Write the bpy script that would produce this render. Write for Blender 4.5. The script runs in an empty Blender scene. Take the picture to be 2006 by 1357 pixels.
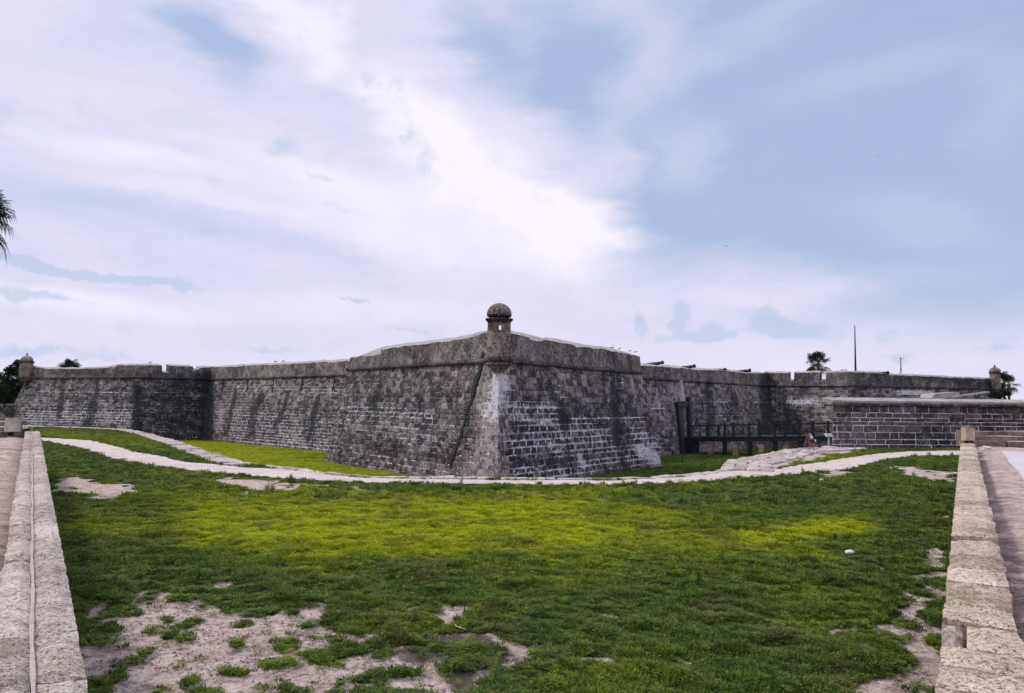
import bpy, bmesh, math, random
import numpy as np
from mathutils import Vector, Matrix, Quaternion
random.seed(7); rng = np.random.default_rng(11)
S = bpy.context.scene; COL = S.collection; R = math.radians
# ------------------------------------------------------------------ camera
F, CX, CY = 1500.0, 1003.0, 678.5
PITCH, ROLL, EYE = math.atan(98.5/F), R(0.67), 6.0
cam = bpy.data.objects.new('camera', bpy.data.cameras.new('camera')); COL.objects.link(cam)
RM = Matrix.Rotation(math.pi/2+PITCH, 3, 'X') @ Matrix.Rotation(ROLL, 3, 'Z')
cam.matrix_world = Matrix.Translation((0, 0, EYE)) @ RM.to_4x4()
cam.data.sensor_width = 36; cam.data.lens = 36*F/2006; cam.data.clip_end = 6000; cam.data.clip_start = .05
S.camera = cam
# ------------------------------------------------------------------ sky, sun, exposure
SUN_EL, SUN_AZ = 48, -72        # degrees; azimuth from +Y towards +X (the sun stands to the left)
S.view_settings.view_transform = 'Standard'; S.view_settings.look = 'None'
S.view_settings.exposure = 0.08; S.view_settings.gamma = 1; S.view_settings.use_curve_mapping = False
sun = bpy.data.objects.new('sun', bpy.data.lights.new('sun', 'SUN')); COL.objects.link(sun)
sun.data.energy = 1.9; sun.data.angle = R(10); sun.data.color = (1, .93, .82)
sd = Vector((math.sin(R(SUN_AZ))*math.cos(R(SUN_EL)), math.cos(R(SUN_AZ))*math.cos(R(SUN_EL)), math.sin(R(SUN_EL))))
sun.rotation_euler = sd.to_track_quat('Z', 'Y').to_euler()

def ray(px, py):
    return RM @ Vector(((px-CX)/F, -(py-CY)/F, -1))
RMn = np.array(RM)
def proj(P):                      # world points (n,3) -> photo pixels
    q = (np.asarray(P, float) - np.array([0, 0, EYE])) @ RMn
    d = -q[:, 2]; d = np.where(d < .05, .05, d)
    return CX + F*q[:, 0]/d, CY - F*q[:, 1]/d

W = bpy.data.worlds.new('World'); S.world = W; W.use_nodes = True
nt = W.node_tree; nt.nodes.clear()
def N(t, **kw):
    n = nt.nodes.new(t)
    for k, v in kw.items():
        if k.startswith('i_'):
            n.inputs[int(k[2:])].default_value = v
        else: setattr(n, k, v)
    return n
def L(a, b): nt.links.new(a, b)
def M(op, a, b=None, c=None, clamp=False):
    n = N('ShaderNodeMath', operation=op, use_clamp=clamp)
    for i, v in enumerate((a, b, c)):
        if v is None: continue
        if isinstance(v, (int, float)): n.inputs[i].default_value = v
        else: L(v, n.inputs[i])
    return n.outputs[0]
def mixc(f, a, b, bt='MIX'):
    n = N('ShaderNodeMix', data_type='RGBA', blend_type=bt); n.clamp_factor = True
    for s, v in ((0, f), (6, a), (7, b)):
        if isinstance(v, (int, float)): n.inputs[s].default_value = v
        elif isinstance(v, tuple): n.inputs[s].default_value = (*v, 1)
        else: L(v, n.inputs[s])
    return n.outputs[2]
tc = N('ShaderNodeTexCoord'); sx = N('ShaderNodeSeparateXYZ'); L(tc.outputs['Generated'], sx.inputs[0])
az = M('ARCTAN2', sx.outputs[0], sx.outputs[1]); el = M('ARCSINE', sx.outputs[2])
cv = N('ShaderNodeCombineXYZ'); L(az, cv.inputs[0]); L(el, cv.inputs[1])
def noise(vec, scale, detail=5, rough=.55, dist=0, col=False):
    n = N('ShaderNodeTexNoise'); L(vec, n.inputs['Vector']); n.inputs['Scale'].default_value = scale
    n.inputs['Detail'].default_value = detail; n.inputs['Roughness'].default_value = rough; n.inputs['Distortion'].default_value = dist
    return n.outputs['Color' if col else 'Fac']
# cloud-layer coordinates: stretched horizontally, tilted slightly down to the right
mp = N('ShaderNodeMapping'); L(cv.outputs[0], mp.inputs[0]); mp.inputs['Scale'].default_value = (1, 3.2, 1); mp.inputs['Rotation'].default_value = (0, 0, R(14))
wn = noise(mp.outputs[0], 3.2, 6, .6, 0, True)
w1 = N('ShaderNodeVectorMath', operation='SUBTRACT'); L(wn, w1.inputs[0]); w1.inputs[1].default_value = (.5, .5, .5)
w2 = N('ShaderNodeVectorMath', operation='MULTIPLY'); L(w1.outputs[0], w2.inputs[0]); w2.inputs[1].default_value = (.22, .09, 0)
wc = N('ShaderNodeVectorMath', operation='ADD'); L(cv.outputs[0], wc.inputs[0]); L(w2.outputs[0], wc.inputs[1])
wc = wc.outputs[0]
wn3 = noise(cv.outputs[0], 26, 4, .6, 0, True)
w3 = N('ShaderNodeVectorMath', operation='SUBTRACT'); L(wn3, w3.inputs[0]); w3.inputs[1].default_value = (.5, .5, .5)
w4 = N('ShaderNodeVectorMath', operation='MULTIPLY'); L(w3.outputs[0], w4.inputs[0]); w4.inputs[1].default_value = (.05, .03, 0)
wf = N('ShaderNodeVectorMath', operation='ADD'); L(cv.outputs[0], wf.inputs[0]); L(w4.outputs[0], wf.inputs[1]); wf = wf.outputs[0]
def azel(px, py):
    d = ray(px, py).normalized(); return math.atan2(d.x, d.y), math.asin(d.z)
def blob(vec, px, py, rx, ry, rot, amp, acc):
    a, e = azel(px, py)
    m = N('ShaderNodeMapping', vector_type='TEXTURE'); L(vec, m.inputs[0])
    m.inputs['Location'].default_value = (a, e, 0); m.inputs['Rotation'].default_value = (0, 0, R(-rot))
    m.inputs['Scale'].default_value = (rx/F, ry/F, 1)
    l = N('ShaderNodeVectorMath', operation='LENGTH'); L(m.outputs[0], l.inputs[0])
    r = N('ShaderNodeMapRange', interpolation_type='SMOOTHERSTEP'); L(l.outputs[1], r.inputs[0])
    r.inputs[1].default_value = 0; r.inputs[2].default_value = 1; r.inputs[3].default_value = amp; r.inputs[4].default_value = 0
    return r.outputs[0] if acc is None else M('ADD', acc, r.outputs[0])
blue = None
for b in [(1560, 330, 620, 460, 25, 1.1), (1780, 60, 800, 420, 0, 1.0), (2100, 300, 500, 500, 0, .7), (1090, 70, 300, 170, 40, .85), (930, 80, 200, 90, 42, .8), (1280, 400, 200, 260, 60, .5),
          (420, 75, 190, 75, 22, .95), (280, 50, 260, 90, 0, .25), (1100, 200, 180, 110, 50, .45), (1900, 420, 380, 260, 0, .45), (1850, 600, 300, 120, 0, .3),
          (130, 400, 330, 70, 8, .45), (450, 450, 420, 60, 12, .4), (-300, 100, 300, 150, 0, .4)]:
    blue = blob(wc, *b, blue)
white = None
for b in [(1000, 380, 360, 150, 42, .9), (830, 240, 240, 110, 50, .85), (1110, 440, 260, 110, 28, .8), (800, 450, 420, 130, 12, .6), (660, 70, 120, 60, 50, .5), (620, 330, 520, 55, 10, .5), (250, 290, 420, 40, 6, .5),
          (150, 590, 420, 40, 3, .6), (620, 90, 160, 60, 35, .55), (520, 0, 200, 40, 10, .5), (700, 610, 500, 50, 2, .35), (1700, 700, 600, 60, 0, .2), (400, 380, 300, 30, 5, .35)]:
    white = blob(wc, *b, white)
grey = None
for b in [(60, 520, 160, 16, 6, 1.2), (250, 548, 260, 15, 3, 1.3), (60, 575, 190, 12, 5, .9), (380, 549, 110, 14, -2, .5),
          (1255, 625, 34, 50, 0, 1.0), (1330, 622, 44, 46, 0, 1.3), (1400, 648, 70, 30, 0, 1.1), (1500, 628, 70, 42, 8, 1.3), (1560, 648, 120, 30, 5, 1.1), (1370, 658, 140, 20, 0, .9),
          (1735, 650, 30, 30, 0, .5), (1760, 702, 60, 20, 0, .6), (690, 583, 80, 9, 4, .8), (780, 643, 110, 9, 1, .6), (650, 403, 90, 10, 12, .5), (640, 352, 80, 8, 8, .4),
          (1190, 528, 90, 22, 4, .45), (560, 298, 80, 40, 5, .5), (820, 290, 110, 40, 60, .5), (770, 170, 90, 60, 50, .45), (90, 690, 230, 18, 2, .8), (560, 690, 200, 12, 2, .5), (100, 230, 200, 90, 0, .2), (1900, 690, 120, 16, 0, .4)]:
    grey = blob(wf, *b, grey)
def mr_(f, a, b):
    n = N('ShaderNodeMapRange', interpolation_type='SMOOTHSTEP'); L(f, n.inputs[0]); n.inputs[1].default_value = a; n.inputs[2].default_value = b; return n.outputs[0]
n1 = noise(mp.outputs[0], 2.3, 7, .62, .3); n2 = noise(mp.outputs[0], 7, 8, .6, .2); n5 = noise(cv.outputs[0], 9, 6, .6, .4)
skyt = N('ShaderNodeTexSky', sky_type='NISHITA', sun_disc=False); skyt.sun_elevation = R(SUN_EL); skyt.sun_rotation = R(SUN_AZ)
skyt.altitude = 0; skyt.air_density = 1; skyt.dust_density = 1.5
skb = mixc(.82, skyt.outputs[0], (4.0, 5.1, 7.7))
bl = M('ADD', blue, M('MULTIPLY', M('SUBTRACT', n1, .5), 1.2), clamp=True)
base = mixc(M('MULTIPLY', M('SUBTRACT', n2, .32), 1.7, clamp=True), (6.6, 6.6, 8.6), (8.2, 7.6, 9.2))
lav = None
for b in [(1290, 150, 180, 110, -40, .5), (1340, 300, 140, 100, -20, .45), (1450, 560, 300, 90, 0, .4), (1800, 420, 260, 80, 15, .3), (1700, 150, 300, 60, -10, .25), (1500, 60, 260, 70, -20, .3), (1180, 330, 110, 140, 30, .35), (1620, 560, 420, 60, -5, .35), (1960, 180, 120, 160, 0, .2)]: lav = blob(wc, *b, lav)
bl = M('SUBTRACT', bl, M('MULTIPLY', lav, M('ADD', .4, n5)), clamp=True)
c = mixc(M('MULTIPLY', bl, .93), base, skb)
wh = M('MULTIPLY', white, M('ADD', .35, M('MULTIPLY', n5, 1.35)), clamp=True)
c = mixc(wh, c, (9.15, 8.75, 9.7))
hz = N('ShaderNodeMapRange', interpolation_type='SMOOTHSTEP'); L(el, hz.inputs[0]); hz.inputs[1].default_value = 0; hz.inputs[2].default_value = .16; hz.inputs[3].default_value = .55; hz.inputs[4].default_value = 0
c = mixc(hz.outputs[0], c, (7.9, 7.5, 9.0))
n6 = noise(cv.outputs[0], 22, 7, .62)
c = mixc(M('MULTIPLY', mr_(M('ADD', grey, M('MULTIPLY', M('SUBTRACT', n6, .5), 2.6)), .12, 1.05), .62), c, (4.6, 5.5, 7.6))
dn = N('ShaderNodeMapRange'); L(sx.outputs[2], dn.inputs[0]); dn.inputs[1].default_value = -.02; dn.inputs[2].default_value = 0; dn.inputs[3].default_value = 1; dn.inputs[4].default_value = 0
c = mixc(dn.outputs[0], c, (2.2, 2.3, 2.0))
bg = N('ShaderNodeBackground'); L(c, bg.inputs[0]); bg.inputs[1].default_value = .1
wo = N('ShaderNodeOutputWorld'); L(bg.outputs[0], wo.inputs[0])

# ------------------------------------------------------------------ helpers
def tag(o, label=None, cat=None, group=None, kind=None):
    if label: o['label'] = label
    if cat: o['category'] = cat
    if group: o['group'] = group
    if kind: o['kind'] = kind
    return o
def empty(name, loc, label, cat, group=None, rz=0):
    o = bpy.data.objects.new(name, None); COL.objects.link(o); o.location = loc; o.rotation_euler = (0, 0, rz)
    o.empty_display_size = .2
    return tag(o, label, cat, group)
def link(name, me, mat, parent=None):
    o = bpy.data.objects.new(name, me); COL.objects.link(o)
    if mat and not me.materials: me.materials.append(mat)
    if parent: o.parent = parent
    return o
class MB:
    """collects faces; attribute w = (stain/shade, white, edge, tone)"""
    def __init__(s): s.v = []; s.f = []; s.c = []; s.m = []
    def add(s, vs, fs, cs=None, m=0):
        k = len(s.v); s.v += [tuple(v) for v in vs]; s.f += [tuple(i+k for i in f) for f in fs]
        s.c += list(cs) if cs is not None else [(0, 0, 0, .5)]*len(vs); s.m += [m]*len(fs)
    def box(s, c, d, rz=0, rot=None, jit=0, m=0, tone=None, taper=1):
        x, y, z = d[0]/2, d[1]/2, d[2]/2
        M3 = rot if rot is not None else Matrix.Rotation(rz, 3, 'Z')
        vs = []
        for k, (a, b, e) in enumerate([(-1,-1,-1),(1,-1,-1),(1,1,-1),(-1,1,-1),(-1,-1,1),(1,-1,1),(1,1,1),(-1,1,1)]):
            t = taper if e > 0 else 1
            p = M3 @ Vector((a*x*t, b*y*t, e*z)) + Vector(c)
            if jit: p += Vector((random.uniform(-jit, jit), random.uniform(-jit, jit), random.uniform(-jit, jit)))
            vs.append(p)
        t = random.random() if tone is None else tone
        s.add(vs, [(0,3,2,1),(4,5,6,7),(0,1,5,4),(1,2,6,5),(2,3,7,6),(3,0,4,7)], [(0, 0, 0, t)]*8, m)
    def bar(s, a, b, r, n=8, r2=None, m=0):
        a, b = Vector(a), Vector(b); d = (b-a)
        q = d.to_track_quat('Z', 'Y'); r2 = r if r2 is None else r2; vs = []
        for (c, rr) in ((a, r), (b, r2)):
            for i in range(n):
                t = 2*math.pi*i/n; vs.append(c + q @ Vector((rr*math.cos(t), rr*math.sin(t), 0)))
        fs = [(i, (i+1) % n, n+(i+1) % n, n+i) for i in range(n)] + [tuple(range(n))[::-1], tuple(range(n, 2*n))]
        s.add(vs, fs, [(0, 0, 0, .5)]*2*n, m)
    def lathe(s, prof, c=(0, 0, 0), n=32, sc=1):
        vs = []; c = Vector(c)
        for (r, z) in prof:
            for i in range(n):
                t = 2*math.pi*i/n; vs.append(c + Vector((r*sc*math.cos(t), r*sc*math.sin(t), z*sc)))
        fs = []
        for j in range(len(prof)-1):
            for i in range(n): fs.append((j*n+i, j*n+(i+1) % n, (j+1)*n+(i+1) % n, (j+1)*n+i))
        s.add(vs, fs)
    def mesh(s, name, smooth=False, mats=()):
        me = bpy.data.meshes.new(name); me.from_pydata(s.v, [], s.f)
        for m_ in mats: me.materials.append(m_)
        ca = me.color_attributes.new('w', 'FLOAT_COLOR', 'POINT')
        ca.data.foreach_set('color', np.array([tuple(c) for c in s.c], 'f').ravel())
        me.polygons.foreach_set('material_index', s.m)
        if smooth: me.polygons.foreach_set('use_smooth', [True]*len(s.f))
        me.validate(); me.update(); return me
    def build(s, name, mat, parent=None, smooth=False, mat2=None):
        return link(name, s.mesh(name, smooth, (mat, mat2) if mat2 else (mat,)), mat, parent)

_perm = rng.random((512, 512))
def vnoise(x, y, seed=0):
    x = np.asarray(x, float)+seed*17.3; y = np.asarray(y, float)+seed*31.7
    xi = np.floor(x).astype(int); yi = np.floor(y).astype(int); fx = x-xi; fy = y-yi
    fx = fx*fx*(3-2*fx); fy = fy*fy*(3-2*fy); g = lambda a, b: _perm[a % 512, b % 512]
    return (g(xi, yi)*(1-fx)+g(xi+1, yi)*fx)*(1-fy)+(g(xi, yi+1)*(1-fx)+g(xi+1, yi+1)*fx)*fy
def fbm(x, y, oct=4, seed=0):
    a = 0; w = .5; t = 0
    for o in range(oct):
        a = a+w*vnoise(np.asarray(x)*2**o, np.asarray(y)*2**o, seed+o*3); t += w; w *= .55
    return a/t
def capsules(px, py, lst):
    """sum of soft capsules given in photo pixels, evaluated for the surface points that show there"""
    out = np.zeros_like(px)
    for (x0, y0, x1, y1, r, a) in lst:
        dx, dy = x1-x0, y1-y0; l2 = dx*dx+dy*dy+1e-6
        t = np.clip(((px-x0)*dx+(py-y0)*dy)/l2, 0, 1)
        d = np.hypot(px-x0-t*dx, py-y0-t*dy)/r
        out = np.maximum(out, a*np.clip(1.35-d, 0, 1))
    return out
def soft(px, py, lst):
    out = np.zeros_like(px)
    for (x0, y0, x1, y1, r, a) in lst:
        dx, dy = x1-x0, y1-y0; l2 = dx*dx+dy*dy+1e-6; t = np.clip(((px-x0)*dx+(py-y0)*dy)/l2, 0, 1)
        d = np.hypot((px-x0-t*dx)*.45, py-y0-t*dy)/r; out = np.maximum(out, a*np.exp(-d**2*.9))
    return out
def inpoly(x, y, poly):
    x = np.asarray(x); y = np.asarray(y); r = np.zeros(x.shape, bool); n = len(poly)
    for i in range(n):
        x0, y0 = poly[i]; x1, y1 = poly[(i+1) % n]
        c = ((y0 > y) != (y1 > y)); r ^= c & (x < (x1-x0)*(y-y0)/((y1-y0) if y1 != y0 else 1e-9)+x0)
    return r

# ------------------------------------------------------------------ materials
def mat(name):
    global nt
    m = bpy.data.materials.new(name); m.use_nodes = True; nt = m.node_tree
    b = nt.nodes['Principled BSDF']; b.inputs['Roughness'].default_value = .9; b.inputs['Specular IOR Level'].default_value = .25
    return m, b
def pos(): return N('ShaderNodeNewGeometry').outputs['Position']
def scaled(v, s):
    m = N('ShaderNodeMapping'); L(v, m.inputs[0]); m.inputs['Scale'].default_value = s; return m.outputs[0]
def ramp(f, stops):
    n = N('ShaderNodeValToRGB'); L(f, n.inputs[0]); e = n.color_ramp.elements
    while len(e) < len(stops): e.new(.5)
    for k, (p, c_) in enumerate(stops):
        e[k].position = p; e[k].color = (*c_, 1) if len(c_) == 3 else c_
    return n.outputs[0]
def mr(f, a, b, c_=0, d=1):
    n = N('ShaderNodeMapRange'); L(f, n.inputs[0])
    for i, v in enumerate((a, b, c_, d)): n.inputs[i+1].default_value = v
    return n.outputs[0]
def bump(b, h, strength, dist):
    n = N('ShaderNodeBump'); n.inputs['Strength'].default_value = strength; n.inputs['Distance'].default_value = dist
    L(h, n.inputs['Height']); L(n.outputs[0], b.inputs['Normal'])
def wattr():
    a = N('ShaderNodeAttribute'); a.attribute_name = 'w'; s = N('ShaderNodeSeparateColor'); L(a.outputs['Color'], s.inputs[0])
    return s.outputs[0], s.outputs[1], s.outputs[2], a.outputs['Alpha']

def masonry(name, mortar=False, runs=.45, dark=1.0, whiteness=1.0, hue=((.055,.045,.05),(.12,.088,.085),(.19,.15,.13),(.27,.225,.20))):
    m, b = mat(name); p = pos(); st, wh, ed, tone = wattr()
    big = noise(p, .22, 4, .6); mid = noise(p, 1.1, 6, .65); fine = noise(p, 7, 6, .7); grit = noise(p, 32, 4, .7)
    v = M('ADD', M('MULTIPLY', mid, .5), M('ADD', M('MULTIPLY', fine, .55), M('MULTIPLY', M('SUBTRACT', tone, .5), .32)))
    v = M('ADD', v, M('MULTIPLY', M('SUBTRACT', big, .5), .6)); v = M('ADD', v, M('MULTIPLY', M('SUBTRACT', grit, .5), 1.0)); v = M('ADD', v, M('MULTIPLY', M('SUBTRACT', noise(p, 13, 5, .8), .5), .9)); v = M('SUBTRACT', v, .02)
    col = ramp(v, [(.36, hue[0]), (.47, hue[1]), (.56, hue[2]), (.70, hue[3])])
    # lichen tints
    t1 = noise(scaled(p, (1, 1, .6)), .55, 5, .6); t2 = noise(p, .8, 5, .6, .5)
    col = mixc(mr(t1, .53, .68, 0, .38), col, (.095, .095, .055)); col = mixc(mr(t2, .54, .70, 0, .42), col, (.14, .08, .055))
    t3 = noise(p, 1.7, 5, .65, .2); col = mixc(mr(t3, .55, .7, 0, .42), col, (.17, .17, .20))
    pt = noise(scaled(p, (.9, .9, 1.5)), .9, 7, .7, .6); col = mixc(mr(pt, .53, .58, 0, .42), col, hue[3]); pd = noise(scaled(p, (1.1, 1.1, 1)), .75, 8, .75, .3); col = mixc(mr(pd, .53, .60, 0, .6), col, hue[0])
    # vertical run-off streaks
    run = noise(scaled(p, (1.6, 1.6, .16)), 1.6, 5, .65); col = mixc(mr(run, .50, .66, 0, runs), col, (.030, .033, .036))
    # painted/mapped dark stains, and the shade painted over the left bastion's flank
    sn = M('ADD', st, M('MULTIPLY', M('SUBTRACT', fine, .5), 2.0)); sn = M('ADD', sn, M('MULTIPLY', M('SUBTRACT', mid, .5), 1.8)); sn = M('ADD', sn, M('MULTIPLY', M('SUBTRACT', noise(scaled(p, (5, 5, .5)), 1.3, 5, .7), .5), 2.2)); sn = M('MULTIPLY', sn, mr(st, 0, .15))
    col = mixc(mr(sn, .35, .75, 0, .88), col, (.022, .029, .032))
    # lime: on mortar and block edges where the wash survives, larger flakes where it is strong
    e = M('ADD', M('MULTIPLY', wh, .9*whiteness), M('MULTIPLY', M('SUBTRACT', noise(scaled(p, (1, 1, 1.8)), 1.6, 8, .85), .5), 3.6)); e = M('ADD', e, M('SUBTRACT', mr(wh, .7, 1, 0, .3), .05))
    if mortar: lm = mr(e, .24, .36, 0, .97)
    else:
        e2 = M('ADD', e, M('SUBTRACT', M('MULTIPLY', ed, .55), .62)); lm = mr(e2, .16, .28, 0, .97)
    lime = ramp(noise(p, 20, 4, .8), [(.36, (.42, .40, .43)), (.52, (.84, .82, .88))])
    dull = M('SUBTRACT', 1.0, M('MULTIPLY', mr(sn, .35, .7, 0, 1), .8)); 
    col = mixc(M('MULTIPLY', lm, dull), col, lime)
    # salt specks
    sp = mr(noise(p, 5.5, 5, .85), .585, .62, 0, .85); col = mixc(M('MULTIPLY', sp, dull), col, (.46, .43, .46)); dk = mr(noise(p, 4, 7, .85), .545, .59, 0, .85); col = mixc(dk, col, (.022, .024, .028))
    if dark != 1: col = mixc(1.0, col, (dark, dark, dark), 'MULTIPLY')
    L(col, b.inputs['Base Color'])
    bump(b, M('ADD', M('MULTIPLY', fine, .6), M('MULTIPLY', grit, .5)), 1.0, .07)
    b.inputs['Roughness'].default_value = .95
    return m
HUE = ((.020,.023,.029),(.078,.064,.075),(.215,.172,.178),(.50,.44,.43))
M_stone = masonry('weathered_coquina', hue=HUE); M_mortar = masonry('lime_mortar', mortar=True, hue=HUE)
M_parapet = masonry('parapet_coquina', runs=.3, hue=((.024,.026,.030),(.092,.078,.080),(.235,.20,.185),(.50,.455,.42)))
M_cordon = masonry('cordon_stone', dark=.55, hue=HUE)
M_garita = masonry('sentry_box_stone', runs=.35, hue=((.055,.042,.04),(.17,.125,.105),(.33,.26,.21),(.52,.46,.40)))
M_rav = masonry('ravelin_stone', hue=((.020,.017,.018),(.058,.044,.042),(.115,.086,.076),(.21,.165,.145)))
M_ravm = masonry('ravelin_mortar', mortar=True, whiteness=.54)

def pale(name, c0, c1, c2, pits=(.10, .075, .06), pscale=22, pit_t=(.55, .62), bstr=1.0, bd=.03, tonew=.09):
    m, b = mat(name); p = pos(); st, wh, ed, tone = wattr()
    big = noise(p, .9, 5, .65); mid = noise(p, 6, 6, .7); fine = noise(scaled(p, (1, 1, 2)), pscale, 6, .75)
    v = M('ADD', M('ADD', M('MULTIPLY', big, .3), M('MULTIPLY', mid, .35)), M('ADD', M('MULTIPLY', fine, .35), M('MULTIPLY', M('SUBTRACT', tone, .5), tonew)))
    v = M('ADD', v, M('MULTIPLY', M('SUBTRACT', noise(p, pscale*2.6, 3, .8), .5), .5)); col = ramp(v, [(.40, c0), (.5, c1), (.60, c2)])
    vo = N('ShaderNodeTexVoronoi'); L(p, vo.inputs['Vector']); vo.inputs['Scale'].default_value = pscale*1.6
    pit = M('MULTIPLY', mr(noise(p, pscale, 4, .8), pit_t[0], pit_t[1]), 1)
    col = mixc(M('MULTIPLY', pit, .8), col, pits)
    col = mixc(mr(noise(p, 2.1, 6, .7, .4), .56, .70, 0, .45), col, (.22, .17, .12))
    col = mixc(mr(st, .1, .9, 0, .75), col, (.16, .15, .16)); col = mixc(wh, col, (.55, .53, .55))
    L(col, b.inputs['Base Color']); h = M('SUBTRACT', M('ADD', M('MULTIPLY', mid, .12), M('MULTIPLY', fine, .75)), M('MULTIPLY', pit, .6))
    bump(b, h, bstr, bd*.55); b.inputs['Roughness'].default_value = .95; return m
M_wall = pale('pale_coquina_coping', (.24, .20, .165), (.54, .475, .405), (.76, .69, .62), bd=.022, pscale=38)
M_wallr = pale('buff_coquina_coping', (.26, .20, .14), (.56, .46, .35), (.76, .665, .56), bd=.022, pscale=34)
M_joint = pale('mortar_strip', (.38, .34, .30), (.47, .43, .38), (.55, .51, .46), pit_t=(.68, .75), bd=.006)
M_top = pale('sun_bleached_slab', (.28, .26, .25), (.42, .40, .38), (.56, .54, .53), pscale=8)
M_path = pale('sandy_path', (.44, .38, .34), (.66, .585, .54), (.80, .73, .70), pits=(.3, .24, .2), pscale=12, bstr=.5, bd=.02)
M_rim = pale('moat_coping_stone', (.28, .24, .21), (.54, .48, .44), (.74, .68, .64), pscale=8, pit_t=(.56, .64))
M_step = pale('brown_step_stone', (.10, .075, .06), (.20, .155, .125), (.34, .28, .24), pscale=10)
M_conc = pale('walkway_concrete', (.50, .47, .49), (.60, .57, .60), (.68, .66, .69), pits=(.35, .3, .3), pscale=9, pit_t=(.68, .78), bstr=.3, bd=.01)
M_soil = pale('dry_sandy_soil', (.22, .17, .14), (.38, .32, .29), (.52, .46, .43), pits=(.06, .045, .04), pscale=9, pit_t=(.56, .66), bd=.05)
M_brick = pale('pier_coquina', (.22, .13, .07), (.38, .26, .16), (.50, .37, .25), pscale=10, bd=.02)

def simple(name, c_, rough=.6, vary=.3, nscale=8, spec=.3, bs=.3):
    m, b = mat(name); p = pos(); n = noise(p, nscale, 5, .65)
    col = ramp(n, [(.3, tuple(x*(1-vary) for x in c_)), (.7, tuple(x*(1+vary) for x in c_))]); L(col, b.inputs['Base Color'])
    b.inputs['Roughness'].default_value = rough; b.inputs['Specular IOR Level'].default_value = spec; bump(b, n, bs, .01); return m
M_wood = simple('tarred_timber', (.014, .021, .023), .7, .4, 5); M_iron = simple('black_iron', (.018, .018, .02), .5, .3, 10)
M_white = simple('white_paint', (.62, .64, .70), .5, .06); M_trunk = simple('palm_trunk', (.09, .075, .06), .95, .5, 6, bs=1)
M_bird = simple('dark_feathers', (.02, .02, .025), .8); M_pole = simple('flagpole_paint', (.02, .022, .03), .5)
M_skin = simple('skin', (.26, .13, .085), .6, .1); M_shirt = simple('white_tank_top', (.80, .83, .95), .9, .05); M_short = simple('navy_shorts', (.01, .015, .03), .9)
M_hair = simple('brown_hair', (.03, .018, .012), .7); M_litter = simple('crumpled_white_plastic', (.8, .8, .86), .5, .04)
M_hull = simple('boat_hull', (.6, .6, .62), .4)

def leafmat(name, c0, c1, c2, attr=None, trans=.25):
    m, b = mat(name); p = pos(); oi = N('ShaderNodeObjectInfo'); n = noise(p, 1.1, 4, .6)
    rnd = oi.outputs['Random']
    gi = N('ShaderNodeNewGeometry').outputs['Random Per Island']
    v = M('ADD', M('MULTIPLY', rnd, .35), M('ADD', M('MULTIPLY', gi, .4), M('MULTIPLY', n, .35)))
    col = ramp(v, [(.25, c0), (.55, c1), (.85, c2)])
    if attr:
        a = N('ShaderNodeAttribute', attribute_type='INSTANCER'); a.attribute_name = attr
        li = ramp(v, [(.2, (.26, .34, .004)), (.8, (.56, .62, .012))])
        col = mixc(a.outputs['Fac'], col, li)
        d = N('ShaderNodeAttribute', attribute_type='INSTANCER'); d.attribute_name = 'dry'
        col = mixc(d.outputs['Fac'], col, (.20, .15, .07))
    L(col, b.inputs['Base Color']); b.inputs['Roughness'].default_value = .75
    tr = N('ShaderNodeBsdfTranslucent'); L(col, tr.inputs[0]); mx = N('ShaderNodeMixShader'); mx.inputs[0].default_value = trans
    out = [x for x in nt.nodes if x.type == 'OUTPUT_MATERIAL'][0]
    L(b.outputs[0], mx.inputs[1]); L(tr.outputs[0], mx.inputs[2]); L(mx.outputs[0], out.inputs[0]); return m
M_grass = leafmat('lawn_blades', (.022, .058, .016), (.066, .130, .022), (.22, .30, .040), 'tone')
M_frond = leafmat('palm_frond', (.010, .022, .012), (.022, .045, .020), (.05, .075, .03))
M_dead = leafmat('dry_frond', (.07, .05, .03), (.13, .10, .06), (.2, .16, .1)); M_tree = leafmat('oak_leaf', (.008, .016, .010), (.016, .030, .016), (.035, .05, .022))

def groundmat():
    m, b = mat('lawn_soil'); p = pos(); bare, dirt, lime, rnd = wattr()
    n = noise(p, 3, 6, .7); f = noise(p, 14, 6, .75); g = noise(p, 45, 3, .7)
    sand = ramp(M('ADD', M('MULTIPLY', n, .5), M('MULTIPLY', f, .5)), [(.40, (.26, .19, .15)), (.5, (.60, .49, .43)), (.60, (.82, .72, .65))])
    sand = mixc(mr(g, .57, .63, 0, .8), sand, (.09, .06, .045)); sand = mixc(mr(noise(p, 8, 6, .8), .55, .64, 0, .7), sand, (.13, .085, .075))
    sand = mixc(mr(M('ADD', dirt, M('MULTIPLY', M('SUBTRACT', f, .5), 1.6)), .3, .7, 0, .9), sand, (.065, .042, .045))
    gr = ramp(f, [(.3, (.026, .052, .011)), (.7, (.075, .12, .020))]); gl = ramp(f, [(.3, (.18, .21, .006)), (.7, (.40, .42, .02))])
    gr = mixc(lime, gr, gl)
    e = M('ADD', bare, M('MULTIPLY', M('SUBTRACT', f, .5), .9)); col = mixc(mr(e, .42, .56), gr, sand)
    L(col, b.inputs['Base Color']); bump(b, M('ADD', n, f), 1.0, .05); return m
M_ground = groundmat()

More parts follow.
